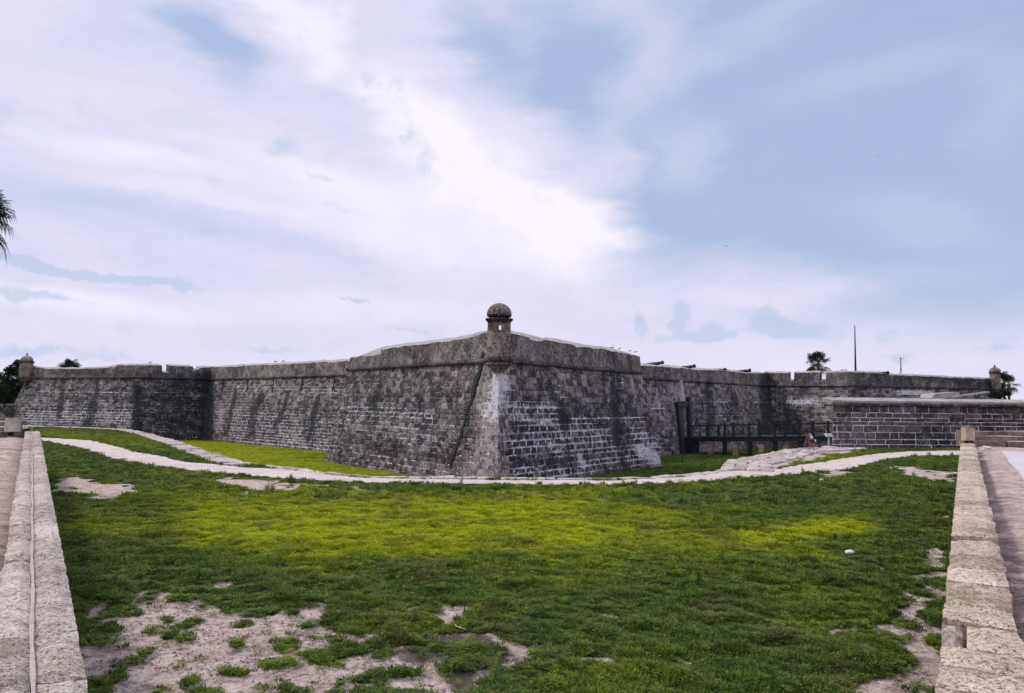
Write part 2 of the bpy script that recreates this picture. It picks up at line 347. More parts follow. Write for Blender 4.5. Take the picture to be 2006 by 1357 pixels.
# ------------------------------------------------------------------ plan of the place (metres; the eye stands at 0,0,EYE)
HC = 1.893
def cpt(px, h_px):           # point on the cordon line, h_px above the horizon
    Y = HC*F/h_px; d = ray(px, 777-h_px+(px-CX)*.0117); return Vector((d.x/d.y*Y, Y))
FA, FE, FC, FB, FT = cpt(52, 26), cpt(682, 49.5), cpt(410, 27), cpt(265, 29), Vector((-.69, 40.0))
FG, FI, FJ, FK = cpt(1257, 49.5), cpt(1505, 27), cpt(1660, 29), cpt(1950, 26)
FD = Vector((-6.8, 61.8)); FH = Vector((4.4, 61.2))
PLAN = [FA, FB, FC, FD, FE, FT, FG, FH, FI, FJ, FK]       # left to right
def floor_z(y): return EYE - 3.568 - .026*y
def lawn_z(y): return EYE - 3.05 - .0145*(y-8)
BAT = .17
def outn(a, b):              # outward normal of wall a->b (left to right seen from the moat)
    d = (b-a).normalized(); return Vector((d.y, -d.x))
NRM = [outn(PLAN[i], PLAN[i+1]) for i in range(len(PLAN)-1)]
def offs(i, d):              # plan vertex i pushed out by d (mitred)
    if i == 0: n = NRM[0]; return PLAN[0]+n*d+Vector((-1, 0))*d*1.6
    if i == len(PLAN)-1: n = NRM[-1]; return PLAN[-1]+n*d+Vector((1, 0))*d*1.6
    a, b = NRM[i-1], NRM[i]; k = 1+a.dot(b); return PLAN[i]+(a+b)*(d/k)

STAIN_SHADE = [(437,743,437,768,3,.8),(486,744,484,766,3,.8),(536,744,534,766,3,.8),(593,742,590,765,3,.8),(656,740,653,765,3,.8),
 (462,768,442,852,5,1.0),(446,810,440,850,9,.6),(510,772,500,800,6,1.0),(500,800,488,856,10,.85),(563,772,556,800,5,.9),(553,805,538,838,7,.9),(623,778,604,862,6,1.05),(610,820,600,862,10,.6),(600,800,596,850,6,.6),
 (127,742,118,790,4,1.0),(120,785,112,838,7,.9),(192,762,182,800,6,1.0),(182,795,172,838,12,.95),(270,760,268,845,14,.95),(340,775,345,860,75,.62),(405,740,402,865,17,1.1),(285,745,400,745,14,.5),  # widest entry paints in the shade of the flank turned from the sun
 (741,760,732,800,8,1.0),(730,800,718,880,14,.6),(826,755,822,800,10,.6),(740,880,700,905,20,.4),
 (1101,790,1108,832,9,1.1),(1108,830,1115,900,8,.7),(1204,765,1212,870,9,1.15),(1040,735,1020,840,45,.5),(985,790,985,930,10,.55),(1215,870,1225,920,10,.8),
 (1020,800,1240,900,75,.30),(1020,740,1100,780,30,.3),(1045,670,1250,715,16,.25),(690,860,880,900,35,.22),(1387,750,1392,835,9,.9),(1500,700,1500,850,17,.9),(1520,760,1560,850,30,.5),(1350,700,1500,740,14,.3),(1660,720,1760,745,22,.55),(1860,740,1940,752,18,.7),(1800,735,1850,745,8,.6),  # the wide faint entries darken whole areas of the right face
 (1310,745,1310,800,10,.2),(100,728,210,728,10,.5),(560,720,570,735,8,.3),(1440,790,1450,850,14,.6),(700,690,840,690,14,.35),(1000,670,1010,700,14,.4)]
WHITE = [(979,742,962,815,24,1.5),(988,735,1000,765,12,1.3),(962,800,950,850,18,.8),(950,870,925,930,36,.45),(470,760,660,765,14,.7),(1010,700,1090,720,10,.5),(1150,905,1230,900,20,.8),
 (440,820,640,850,45,.66),(450,760,650,770,30,.42),(470,860,640,880,18,.8),(60,815,250,815,24,.92),(70,768,245,770,5,.9),(60,790,240,795,14,.55),(280,768,400,775,5,.8),(300,840,400,855,9,.6),(300,800,400,800,30,.35),
 (280,755,330,755,6,.6),(690,800,840,815,16,.75),(680,830,860,860,30,.62),(700,890,880,925,18,.65),(880,850,960,900,30,.5),(680,740,860,770,20,.35),
 (1000,795,1090,800,14,1.2),(1000,815,1085,830,16,1.3),(1000,860,1160,870,34,1.05),(1075,868,1090,880,10,1.4),(1135,890,1145,915,9,1.4),(1090,915,1105,930,8,1.3),(1120,818,1260,820,8,1.0),(1120,835,1190,850,16,1.1),(1180,870,1240,900,22,.95),(1010,920,1160,930,14,.95),
 (1255,880,1285,900,20,1.5),(1250,850,1280,870,18,1.15),(1090,760,1110,785,10,.7),(1190,750,1210,765,8,.5),(1217,748,1219,752,6,1.3),(1225,880,1250,925,12,.8),
 (1545,787,1600,786,9,1.35),(1600,788,1650,788,5,1.0),(1480,787,1520,788,5,1.0),(1380,787,1430,785,5,.8),(1400,753,1480,757,4,.9),(1430,805,1440,840,12,.4),(1330,748,1331,790,4,1.0),
 (1700,770,1760,768,6,.6),(1765,768,1825,770,8,1.4),(1690,750,1760,750,5,.9),(1280,798,1295,800,7,.9),(1385,800,1480,830,20,.35),(1300,760,1325,780,14,.3),
 (240,729,320,732,7,.5),(1360,735,1400,745,8,.6),(1580,750,1650,758,6,.5),(1410,880,1430,885,9,.6),(850,660,945,660,12,.3)]
def wcol(P, edge=None, tone=None):
    P = np.asarray(P, float); px, py = proj(P)
    px = px+(fbm(P[:, 0]*.8+P[:, 1]*.5, P[:, 2]*.8, 3, 5)-.5)*9
    st = capsules(px, py, STAIN_SHADE); wh = capsules(px, py, WHITE)
    n = len(P); c = np.zeros((n, 4)); c[:, 0] = st; c[:, 1] = np.clip(wh/1.5, 0, 1)
    if edge is not None: c[:, 2] = edge
    c[:, 3] = .5 if tone is None else tone
    return c

def plast(c_, t):
    tip = max(0, 1.9+1.2*(1-t)-math.hypot(c_.x-FT.x, c_.y-FT.y+1.6*(1-t))) if c_.x < FT.x+.8 else 0
    return float(np.clip((fbm(c_.x*.35+c_.y*.2, c_.z*.5, 3, 66)-.5)*4+(t-.45)*2.2+tip*1.6, 0, 1))
def blocks(P0, P1, Q0, Q1, courses, lmin, lmax, gap=.035, proud=.05, ring=.05, seed=0, skip=None, rag=.02):
    """dressed stones on a sloping face. P0,P1 bottom corners, Q0,Q1 top corners (3D). yields vertex arrays (12 per stone)"""
    rd = random.Random(seed); P0, P1, Q0, Q1 = map(Vector, (P0, P1, Q0, Q1))
    n = (P1-P0).cross(Q0-P0).normalized()
    if n.dot(Vector((0, EYE, 0))-Vector((0, P0.y, 0))) < 0 and n.y > 0: n = -n
    tot = sum(courses); v = 0; res = []
    Hh = ((Q0-P0).length+(Q1-P1).length)/2
    for ci, ch in enumerate(courses):
        v0, v1 = v/tot, (v+ch)/tot; v += ch
        A0, B0 = P0.lerp(Q0, v0), P1.lerp(Q1, v0); A1, B1 = P0.lerp(Q0, v1), P1.lerp(Q1, v1)
        Lr = ((B0-A0).length+(B1-A1).length)/2; s = -rd.uniform(0, lmax*.6)
        while s < Lr:
            l = rd.uniform(lmin, lmax); a, b = max(s, 0), min(s+l, Lr); s += l
            if b-a < .12: continue
            pl = plast((A0.lerp(B0, (a+b)/2/Lr)+A1.lerp(B1, (a+b)/2/Lr))/2, (v0+v1)/2); g = gap/2*(1-.75*pl); ua, ub = (a+g)/Lr, (b-g)/Lr; gv = g/(A1-A0).length
            def pt(u, t): return A0.lerp(A1, t).lerp(B0.lerp(B1, t), u)
            if skip and skip(pt((ua+ub)/2, .5)): continue
            q = [pt(ua, gv), pt(ub, gv), pt(ub, 1-gv), pt(ua, 1-gv)]
            q = [x+Vector((rd.uniform(-rag, rag), rd.uniform(-rag, rag)*.3, rd.uniform(-rag, rag)*.8)) for x in q]
            cen = sum(q, Vector())/4; pr = proud*rd.uniform(.45, 1.3)*(1-.85*pl)
            if rd.random() < .03: pr *= .15
            pr = max(pr, .016)
            rw, rh = min(ring/(b-a)*2, .5), min(ring/((A1-A0).length)*2, .5)
            eu = (q[1]-q[0]).normalized(); ev = (q[3]-q[0]).normalized()
            inn = [q[0]+(eu+ev)*ring, q[1]+(-eu+ev)*ring, q[2]+(-eu-ev)*ring, q[3]+(eu-ev)*ring]
            vs = [x-n*.04 for x in q]+[x+n*pr*.55 for x in q]+[x+n*(pr+rd.uniform(-.006, .006)) for x in inn]
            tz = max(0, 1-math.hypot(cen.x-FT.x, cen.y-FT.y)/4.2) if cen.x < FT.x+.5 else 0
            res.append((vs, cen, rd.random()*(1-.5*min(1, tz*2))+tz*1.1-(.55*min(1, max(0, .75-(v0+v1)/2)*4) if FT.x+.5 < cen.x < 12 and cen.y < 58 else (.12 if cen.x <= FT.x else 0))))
    return res, n
BF = [(i, (i+1) % 4, 4+(i+1) % 4, 4+i) for i in range(4)]+[(4+i, 4+(i+1) % 4, 8+(i+1) % 4, 8+i) for i in range(4)]+[(8, 9, 10, 11)]
BE = np.array([1.0]*8+[0.0]*4)
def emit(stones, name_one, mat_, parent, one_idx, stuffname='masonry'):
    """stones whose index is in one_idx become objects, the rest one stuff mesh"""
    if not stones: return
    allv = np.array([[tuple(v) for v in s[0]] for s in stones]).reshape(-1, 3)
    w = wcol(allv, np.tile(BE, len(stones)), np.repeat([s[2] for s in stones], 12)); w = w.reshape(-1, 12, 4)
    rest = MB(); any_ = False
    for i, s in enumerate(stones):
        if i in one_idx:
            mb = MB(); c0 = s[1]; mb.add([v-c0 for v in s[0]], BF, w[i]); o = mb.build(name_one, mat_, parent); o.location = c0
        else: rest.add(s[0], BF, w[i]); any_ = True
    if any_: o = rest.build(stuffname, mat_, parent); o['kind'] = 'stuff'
def backing(P0, P1, Q0, Q1, res=.35):
    P0, P1, Q0, Q1 = map(Vector, (P0, P1, Q0, Q1)); nu = max(1, int((P1-P0).length/res)); nv = max(1, int((Q0-P0).length/res)); vs = []
    for j in range(nv+1):
        for i in range(nu+1): vs.append(P0.lerp(Q0, j/nv).lerp(P1.lerp(Q1, j/nv), i/nu))
    fs = [(j*(nu+1)+i, j*(nu+1)+i+1, (j+1)*(nu+1)+i+1, (j+1)*(nu+1)+i) for j in range(nv) for i in range(nu)]
    return vs, fs, wcol(np.array([tuple(v) for v in vs]))

# ------------------------------------------------------------------ the fortress
fort = empty('stone_fortress', (-.69, 40, floor_z(40)), 'long grey-brown weathered coquina fortress with three bastions and domed corner sentry boxes', 'fortress')
fort_inv = Matrix.Translation(fort.location).inverted()
def F_(o):
    if o.parent is fort: o.matrix_parent_inverse = fort_inv
    return o
ZC = EYE+HC
def course_list(H, lo, hi, seed):
    rd = random.Random(seed); c = []
    while sum(c) < H: c.append(rd.uniform(lo, hi))
    k = H/sum(c); return [x*k for x in c]
segs = []          # (name,label,i)
parts = {}
def part_empty_mesh(name, label, mb, mat_=M_mortar):
    o = mb.build(name, mat_, fort); F_(o); o['label'] = label; return o
faces = {}
for i in range(len(PLAN)-1):
    z0a, z0b = floor_z(PLAN[i].y)-.35, floor_z(PLAN[i+1].y)-.35
    a0 = offs(i, BAT*(ZC-z0a)); b0 = offs(i+1, BAT*(ZC-z0b)); a1, b1 = offs(i, 0), offs(i+1, 0)
    faces[i] = (Vector((*a0, z0a)), Vector((*b0, z0b)), Vector((*a1, ZC-.12)), Vector((*b1, ZC-.12)))
GATE = (18.0, 80.5)
allst = {}
def gateskip(p): 
    px, py = proj([tuple(p)]); return 1320 < px[0] < 1361 and py[0] > 786
for i, fc in faces.items():
    near = i in (4, 5); curt = i in (2, 7)
    H = fc[2].z-fc[0].z
    cs = course_list(H, .27, .40, 10+i) if near else course_list(H, .30, .44, 10+i)
    lm = (.42, .95) if near else (.5, 1.15)
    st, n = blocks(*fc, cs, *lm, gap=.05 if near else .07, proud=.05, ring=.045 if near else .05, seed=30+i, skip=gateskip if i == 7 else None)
    allst[i] = st
# pick the 300 stones that show largest
cand = []
for i in (4, 5):
    A = np.array([[tuple(v) for v in s[0][4:8]] for s in allst[i]]); n_ = len(A); px, py = proj(A.reshape(-1, 3)); px = px.reshape(n_, 4); py = py.reshape(n_, 4)
    ar = (px.max(1)-px.min(1))*(py.max(1)-py.min(1)); vis = (py.max(1) < 938) & (np.minimum(px.max(1)-px.min(1), 30) > 9)
    cand += [(ar[k]*vis[k], i, k) for k in range(n_)]
cand.sort(reverse=True); ones = {}
for a_, i, k in cand[:300]: ones.setdefault(i, set()).add(k)
groups = [('bastion', 'left bastion with merlons and a sentry box at its far tip', (0, 1)), ('curtain_wall', 'long curtain wall with dark drain streaks and white joints', (2, 3)),
          ('bastion', 'large near bastion with a cracked left face and lime-washed tip', (4, 5)), ('curtain_wall', 'curtain wall with the gate and cannons on top', (6, 7)), ('bastion', 'right bastion behind the low outwork', (8, 9))]
PART = {}
for nm, lb, ids in groups:
    mb = MB()
    for i in ids:
        vs, fs, w = backing(*faces[i]); mb.add(vs, fs, w)
    o = part_empty_mesh(nm, lb, mb)
    for i in ids: PART[i] = o
    for i in ids: emit(allst[i], 'stone', M_stone, o, ones.get(i, set()))
# cordon moulding
def sweep(pts, r, mb, n=8, flat=1.0, wfn=None):
    P = [Vector(p) for p in pts]; rings = []
    for k, p in enumerate(P):
        d = (P[min(k+1, len(P)-1)]-P[max(k-1, 0)]).normalized(); s = d.cross(Vector((0, 0, 1))).normalized(); u = s.cross(d)
        rings += [p+s*math.cos(t)*r+u*math.sin(t)*r*flat for t in [2*math.pi*j/n for j in range(n)]]
    fs = [(k*n+j, k*n+(j+1) % n, (k+1)*n+(j+1) % n, (k+1)*n+j) for k in range(len(P)-1) for j in range(n)]+[tuple(range(n)), tuple(range((len(P)-1)*n, len(P)*n))[::-1]]
    mb.add(rings, fs, wcol(np.array([tuple(v) for v in rings])))
for nm, lb, ids in groups:
    mb = MB(); pts = []
    for i in ids:
        a, b = PLAN[i], PLAN[i+1]; n = max(2, int((b-a).length/.8))
        for k in range(n+1 if i == ids[-1] else n):
            q = a.lerp(b, k/n); q = q+NRM[i]*(.05+random.uniform(-.012, .012)); pts.append((q.x, q.y, ZC+random.uniform(-.015, .015)))
    sweep(pts, .14, mb, 8); mb.build('cordon', M_cordon, PART[ids[0]], smooth=True)
# parapets: profile of (px, py) along each face in the photo
def on_line(px, py, a, b):
    d = ray(px, py); t = (b-a); den = d.x*t.y-d.y*t.x
    u = (d.y*a.x-d.x*a.y)/den*1.0
    p = a+t*u; k = p.y/d.y if abs(d.y) > 1e-6 else 0
    return u, EYE+d.z*k
prof = {
 0: [(60,715),(75,717),(95,719.5),(174,719),(226,715.5),(227,712.3),(265,712)],
 1: [(265,712),(318,712.5),(318.5,726.5),(333,726.5),(333.5,713),(379,715),(379.5,723),(392,720),(393,717.5),(404,716.5),(410,716.5)],
 2: [(410,716),(440,715.5),(471,714),(473,713),(500,712),(527,710.5),(529,711.5),(577,708),(579,709),(638,704),(641,705.5),(681,702.5),(700,701)],
 4: [(682,697),(705,692.5),(722,693),(743,688.5),(743.6,680),(770,676),(800,671),(842,667),(843,666),(890,660.5),(915,656),(945,648),(958,647)],
 5: [(990,646),(1001,647),(1020,651),(1040,656),(1041,661),(1066,662.5),(1067.5,660),(1095,664),(1127,671),(1133,676),(1134,673.5),(1172,678),(1174,677),(1215,685),(1257,693)],
 7: [(1240,710),(1257,711.5),(1300,714),(1360,719),(1362,721),(1425,722),(1428,723.5),(1470,728),(1505,727.5)],
 8: [(1505,727.5),(1544,727.5),(1544.6,742.5),(1554.6,742.5),(1555,726.5),(1605,726.5),(1605.5,742),(1617,742),(1617.5,726.5),(1660,726)],
 9: [(1660,726),(1700,727),(1739,729),(1741,731),(1800,733),(1855,736),(1858,737),(1900,738),(1938,739.5),(1950,741)],
 3: None, 6: None}
PB = 2.3                     # depth of the sloped parapet top
for nm, lb, ids in groups:
    mb = MB(); tops = MB()
    for i in ids:
        a, b = PLAN[i], PLAN[i+1]; Lr = (b-a).length; t = (b-a)/Lr
        if prof.get(i): pr = [on_line(px, py, a, b) for px, py in prof[i]]
        else: pr = [(0, EYE+3.0), (1, EYE+3.0)]
        pr = [(max(0.0, min(1.0, u)), z) for u, z in pr]; pr[0] = (0, pr[0][1]); pr[-1] = (1, pr[-1][1])
        # keep depth within the mitre at corners
        us = []; zs = []
        for (u0, z0), (u1, z1) in zip(pr[:-1], pr[1:]):
            n = max(1, int((u1-u0)*Lr/.55))
            for k in range(n):
                us.append(u0+(u1-u0)*k/n); zs.append(z0+(z1-z0)*k/n+(random.uniform(-.045, .045) if n > 1 else 0))
        us.append(1.0); zs.append(pr[-1][1])
        deep = {3: 1.5, 6: 1.5, 8: .8, 1: 1.2}.get(i, PB)
        z_face = ZC+.10
        cols = []
        for u, z in zip(us, zs):
            p = a+t*(u*Lr); nn = NRM[i]
            # mitre direction near the ends
            if u < 1e-6 and i > 0: k = 1+NRM[i-1].dot(nn); din = -(NRM[i-1]+nn)/k
            elif u > 1-1e-6 and i < len(NRM)-1: k = 1+NRM[i+1].dot(nn); din = -(NRM[i+1]+nn)/k
            else: din = -nn
            if din.length > 1.5: din = din.normalized()*1.5
            dp = deep
            for vi in (5,):
                if i == 4: dp = min(dp, .58*(1-u)*Lr+.2)
                if i == 5: dp = min(dp, .58*u*Lr+.2)
            if i == 0: dp = min(dp, .6*u*Lr+.3)
            if i == 9: dp = min(dp, .6*(1-u)*Lr+.3)
            slope = min(.20, 5.0*p.y/F)
            pf = p-nn*.02 if 0 < u < 1 else p+din*.02
            q = p+din*dp
            ft = p+din*min(.10, dp*.5)
            rows = [(*pf, z_face-.12)]
            nz = 4
            for r_ in range(1, nz): rows.append((*(pf.lerp(ft, r_/nz)), z_face-.12+(z-slope-z_face+.12)*r_/nz))
            zq = EYE+(z-EYE)*q.length/p.length
            if prof.get(i) and i in (0, 2, 4, 5, 7, 9):
                pxq = proj([(q.x, q.y, EYE+3)])[0][0]; PX = [a_[0] for a_ in prof[i]]; PY = [a_[1] for a_ in prof[i]]
                if PX[0] <= pxq <= PX[-1]: dq = ray(pxq, float(np.interp(pxq, PX, PY))+random.uniform(-.6, .6)); zq = EYE+dq.z/dq.y*q.y
            rows += [(*ft, z-slope), (*q, zq), (*q, ZC-1.2)]
            cols.append(rows)
        m_ = len(cols[0]); vs = [v for c_ in cols for v in c_]; w = wcol(np.array(vs), tone=.5)
        ff = [(k*m_+r_, (k+1)*m_+r_, (k+1)*m_+r_+1, k*m_+r_+1) for k in range(len(cols)-1) for r_ in range(m_-1)]
        base = len(mb.v); mb.add(vs, ff, w); nf = len(ff)
        for k in range(nf):
            cc_ = k//(m_-1)
            if k % (m_-1) == m_-3 and abs(zs[min(cc_+1, len(zs)-1)]-zs[cc_]) < .5: mb.m[len(mb.m)-nf+k] = 1
    o = mb.build('parapet', M_parapet, PART[ids[0]], mat2=M_top)
# gun deck behind the parapets
mb = MB(); dk = [(p.x, p.y+1.2 if k in (5,) else p.y, ZC-.9) for k, p in enumerate(PLAN)]+[(FK.x-6, 150, ZC-.9), (FA.x+6, 150, ZC-.9)]
mb.add(dk, [tuple(range(len(dk)))]); o = mb.build('gun_deck', M_top, fort); F_(o)
# crack down the left face of the near bastion
fc = faces[4]; nf = (fc[1]-fc[0]).cross(fc[2]-fc[0]).normalized(); nf = nf if nf.y < 0 else -nf
def on_face(px, py, fc):
    n_ = (fc[1]-fc[0]).cross(fc[2]-fc[0]).normalized(); d = ray(px, py); o_ = Vector((0, 0, EYE))
    return o_+d*((fc[0]-o_).dot(n_)/d.dot(n_))
ck = [(948,690,3.4),(946,704,4.2),(943,718,4.0),(940,730,5.5),(934,745,6),(931,757,4.5),(928,770,5.5),(926,782,4),(921,795,4),(918,801,3),(914,815,1.6),(911,832,1.8),(906,846,4),(902,860,3.8),(896,873,3.5),(891,887,2.6),(886,905,1.5),(882,925,1)]
mb = MB(); vs = []; sub = []
for (x0, y0, w0), (x1, y1, w1) in zip(ck[:-1], ck[1:]):
    for k in range(3):
        t = k/3; sub.append((x0+(x1-x0)*t+random.uniform(-1, 1), y0+(y1-y0)*t, (w0+(w1-w0)*t)*random.uniform(.7, 1.2)))
for x, y, w_ in sub:
    p, q = on_face(x-w_*.7, y, fc), on_face(x+w_*.7, y, fc); vs += [p+nf*.03, p+nf*.085, q+nf*.085, q+nf*.03]
n = len(sub); fs = [(4*k+j, 4*k+j+1, 4*(k+1)+j+1, 4*(k+1)+j) for k in range(n-1) for j in range(3)]
mb.add(vs, fs); mb.build('crack', M_wood, PART[4])
# short dark drain slots below the left curtain's cordon
for (x0, y0, x1, y1) in [(438,747,434,767),(486,746,484,767),(537,745,534,766),(594,743,590,764),(657,741,652,766)]:
    fcx = faces[2]; a, b = on_face(x0, y0, fcx), on_face(x1, y1, fcx); mb = MB(); mb.bar(a+Vector((0, 0, 0)), b, .11, 6); mb.build('drain_slot', M_wood, PART[2])
# gate with its dark timber frame
fcg = faces[7]; ng = (fcg[1]-fcg[0]).cross(fcg[2]-fcg[0]).normalized(); ng = ng if ng.y < 0 else -ng
def plate(quad, th, name, m_, parent, fcx=fcg, n_=ng, lift=.0, grp=True):
    q = [on_face(x, y, fcx)+n_*lift for x, y in quad]; mb = MB(); vs = [v for v in q]+[v+n_*th for v in q]
    mb.add(vs, [(0,1,2,3),(4,5,6,7),(0,1,5,4),(1,2,6,5),(2,3,7,6),(3,0,4,7)]); return mb.build(name, m_, parent)
gate = plate([(1326,800),(1338,800),(1343,892),(1333,892)], .04, 'gate', M_iron, fort); F_(gate); gate['label'] = 'tall dark gateway with slanting black timber posts'
plate([(1321.5,787.5),(1341.5,787.5),(1341.5,797.5),(1322.5,797.5)], .35, 'lintel', M_wood, gate)
plate([(1323.5,797.5),(1328,797.5),(1338,892),(1332,892)], .30, 'gate_post', M_wood, gate)
plate([(1343,778),(1347,778),(1355,892),(1349,892)], .38, 'gate_post', M_wood, gate)
plate([(1348,800),(1352,800),(1357,858),(1353,858)], .1, 'pulley_slot', M_iron, gate)
plate([(1328,745),(1333,745),(1338,786),(1331,786)], .25, 'buttress', M_top, gate)
# sentry boxes
def garita(px_c, Y, hb, s, label, hole=True, corbel=True, finial=False, taper=1.06):
    d = ray(px_c, 700); c = Vector((d.x/d.y*Y, Y, 0))
    # hb: dict of heights above the eye
    mb = MB(); n = 32; rr = s; z0, z1 = EYE+hb['body0'], EYE+hb['body1']
    rows = 9; vs = []; zs = [z0+(z1-z0)*k/rows for k in range(rows+1)]
    for z in zs:
        t = (z-z0)/(z1-z0); r_ = rr*(taper+(1-taper)*t)
        for i in range(n): a = 2*math.pi*i/n; k_ = 1+random.uniform(-.006, .006); vs.append((c.x+r_*k_*math.cos(a), c.y+r_*k_*math.sin(a), z))
    fs = []
    az_h = math.atan2(-c.y, -c.x); hi = [int(round((az_h % (2*math.pi))/(2*math.pi)*n-.5)) % n, int(round(((az_h+math.pi) % (2*math.pi))/(2*math.pi)*n-.5)) % n]
    for r_ in range(rows):
        for i in range(n):
            if hole and ((i == hi[0] and r_ == rows-2) or (i in (hi[1], (hi[1]+1) % n, (hi[1]-1) % n) and r_ in (rows-2, rows-1))): continue
            fs.append((r_*n+i, r_*n+(i+1) % n, (r_+1)*n+(i+1) % n, (r_+1)*n+i))
    mb.add(vs, fs, wcol(np.array(vs))); body = mb.build('sentry_box', M_garita, fort, smooth=True); F_(body); body['label'] = label
    def lat(name, prof_, m_=M_garita):
        q = MB(); q.lathe(prof_, (c.x, c.y, 0), 36); q.c = [tuple(x) for x in wcol(np.array(q.v))]; return q.build(name, m_, body, smooth=True)
    E = EYE; co = hb['corn']; db = hb['dome0']; dt = hb['dome1']; dr = hb['dr']
    lat('cornice', [(rr*1.0, E+co-.12), (rr*1.04, E+co-.04), (rr*1.16, E+co+.03), (rr*1.2, E+co+.08), (rr*1.2, E+co+.13), (rr*.98, E+co+.15)], M_cordon)
    lat('ring', [(rr*.98, E+db-.06), (rr*1.06, E+db-.03), (rr*1.06, E+db+.03), (rr*.95, E+db+.05)], M_cordon)
    pr = [(dr*math.cos(t), E+db+.04+(dt-db-.04)*math.sin(t)) for t in [math.pi/2*k/9 for k in range(9)]]+[(.01, E+dt)]
    lat('dome', pr)
    if finial: lat('finial', [(.16, E+dt-.05), (.10, E+dt+.06), (.14, E+dt+.16), (.03, E+dt+.34), (.0, E+dt+.36)], M_cordon)
    lat('base_ring', [(rr*1.05, E+HC-.16), (rr*1.24, E+HC-.06), (rr*1.26, E+HC+.03), (rr*1.12, E+HC+.14), (rr*1.0, E+HC+.2)], M_cordon)
    if corbel:
        for k, (r0, za, r1, zb) in enumerate([(rr*1.12, HC-.14, rr*1.02, HC-.32), (rr*.92, HC-.32, rr*.62, HC-.50), (rr*.55, HC-.5, rr*.16, HC-.72)]):
            lat('corbel', [(r0*.9, E+za+.01), (r0, E+za), (r0, E+za-.05), (r1, E+zb), (0, E+zb-.01)], M_garita)
    return body
garita(977, 39.75, dict(body0=HC, body1=3.86, corn=3.92, dome0=4.20, dome1=4.87, dr=.655), .60, 'near round sentry box with domed cap and small peephole')
garita(53, 108.6, dict(body0=HC-.1, body1=4.05, corn=4.02, dome0=4.25, dome1=5.05, dr=.80), .84, 'far left sentry box with a dome', hole=False, finial=True)
garita(1948, 108.6, dict(body0=HC-.1, body1=4.1, corn=4.12, dome0=4.35, dome1=5.0, dr=.74), .66, 'far right sentry box with a dome and pointed finial', hole=False, finial=True)

# ------------------------------------------------------------------ cannons
def cannon(px, py, Y, L_, sc, label, dirx=(.62, -.78)):
    d = ray(px, py); p = Vector((d.x/d.y*Y, Y, EYE+d.z/d.y*Y)); D = Vector((*dirx, .13)).normalized()
    e = empty('cannon', p, label, 'cannon', 'cannons lined up on the fortress curtain wall'); q = D.to_track_quat('Z', 'Y').to_matrix()
    prof_ = [(0, .05), (.10, .04), (.11, 0), (.19, -.02), (.20, -.10), (.15, -.16), (.15, -.5), (.18, -.52), (.18, -.58), (.2, -1.3), (.23, -1.34), (.23, -1.42), (.27, -2.4), (.1, -2.5), (.12, -2.6), (0, -2.68)]
    mb = MB(); mb.lathe(prof_, n=14, sc=sc); mb.v = [tuple(q @ Vector(v)) for v in mb.v]; mb.build('barrel', M_iron, e, smooth=True)
    mb = MB(); c_ = q @ Vector((0, 0, -1.9*sc)); mb.box(c_+Vector((0, 0, -.38*sc)), (.9*sc, .8*sc, .4*sc), rz=math.atan2(D.y, D.x)); mb.build('carriage', M_wood, e)
for k, (x, y, Y) in enumerate([(1299, 708, 77.5), (1361.5, 715, 84), (1421.5, 722, 92), (1470, 723.5, 99)]):
    cannon(x, y+1.5, Y, 2.6, .95+.10*k, ['black cannon barrel next to the near bastion shoulder, leftmost on the curtain wall', 'second black cannon barrel from the near bastion, above the gate', 'third black cannon barrel from the near bastion, lying low behind the parapet', 'last black cannon barrel before the corner of the right bastion'][k])
cannon(1741, 729.5, 101, 2.4, 1.2, 'small cannon muzzle poking over the right bastion parapet')

# ------------------------------------------------------------------ drawbridge
A = Vector((17.4, 80.6)); B = Vector((30.6, 71.3)); bd = (B-A).normalized(); bn = Vector((bd.y, -bd.x)); bL = (B-A).length
if bn.y > 0: bn = -bn
dzA = EYE-(855-781)*80/F; dzB = EYE-(851-784.3)*72/F
br = empty('drawbridge', (*A.lerp(B, .5), dzA-.3), 'dark tarred timber footbridge on stone piers crossing the moat to the gate', 'bridge')
bi = Matrix.Translation(br.location).inverted()
def Bq(o): o.matrix_parent_inverse = bi; return o
def bp(t, w, z): q = A.lerp(B, t)+bn*w; return Vector((q.x, q.y, dzA+(dzB-dzA)*t+z))
BW = 1.5; rzb = math.atan2(bd.y, bd.x); nplank = 44
for k in range(nplank):
    mb = MB(); mb.box((0, 0, 0), (bL/nplank-.02, 2*BW+.3, .09), rz=rzb); o = mb.build('plank', M_wood, br); o.location = bp((k+.5)/nplank, 0, -.045); Bq(o)
for s_ in (-1, 1):
    mb = MB(); a, b = bp(0, s_*BW, -.28), bp(1, s_*BW, -.28); mb.box((a+b)/2, ((b-a).length, .25, .38), rot=(b-a).to_track_quat('X', 'Z').to_matrix()); Bq(mb.build('beam', M_wood, br))
    mb = MB(); a, b = bp(.1, s_*BW, 1.1), bp(1, s_*BW, 1.1); mb.box((a+b)/2, ((b-a).length, .07, .09), rot=(b-a).to_track_quat('X', 'Z').to_matrix()); Bq(mb.build('handrail', M_wood, br))
def bt(px): # parameter along the bridge's near edge that shows at px
    a2, b2 = A+bn*BW, B+bn*BW; u, z = on_line(px, 860, a2, b2); return u
posts = [1387, 1420, 1437, 1468, 1488, 1518, 1538, 1567, 1592.5, 1623]
ts = [min(.995, bt(x)) for x in posts]
pair = sorted(t for t in ts)
for k, t in enumerate(pair):
    mb = MB(); hh = 1.5; big = k % 2 == 0
    mb.box(bp(t, BW if big else BW-.0, hh/2-.25), (.24 if big else .18, .24, hh+.3), rz=rzb, taper=.9); Bq(mb.build('rail_post', M_wood, br))
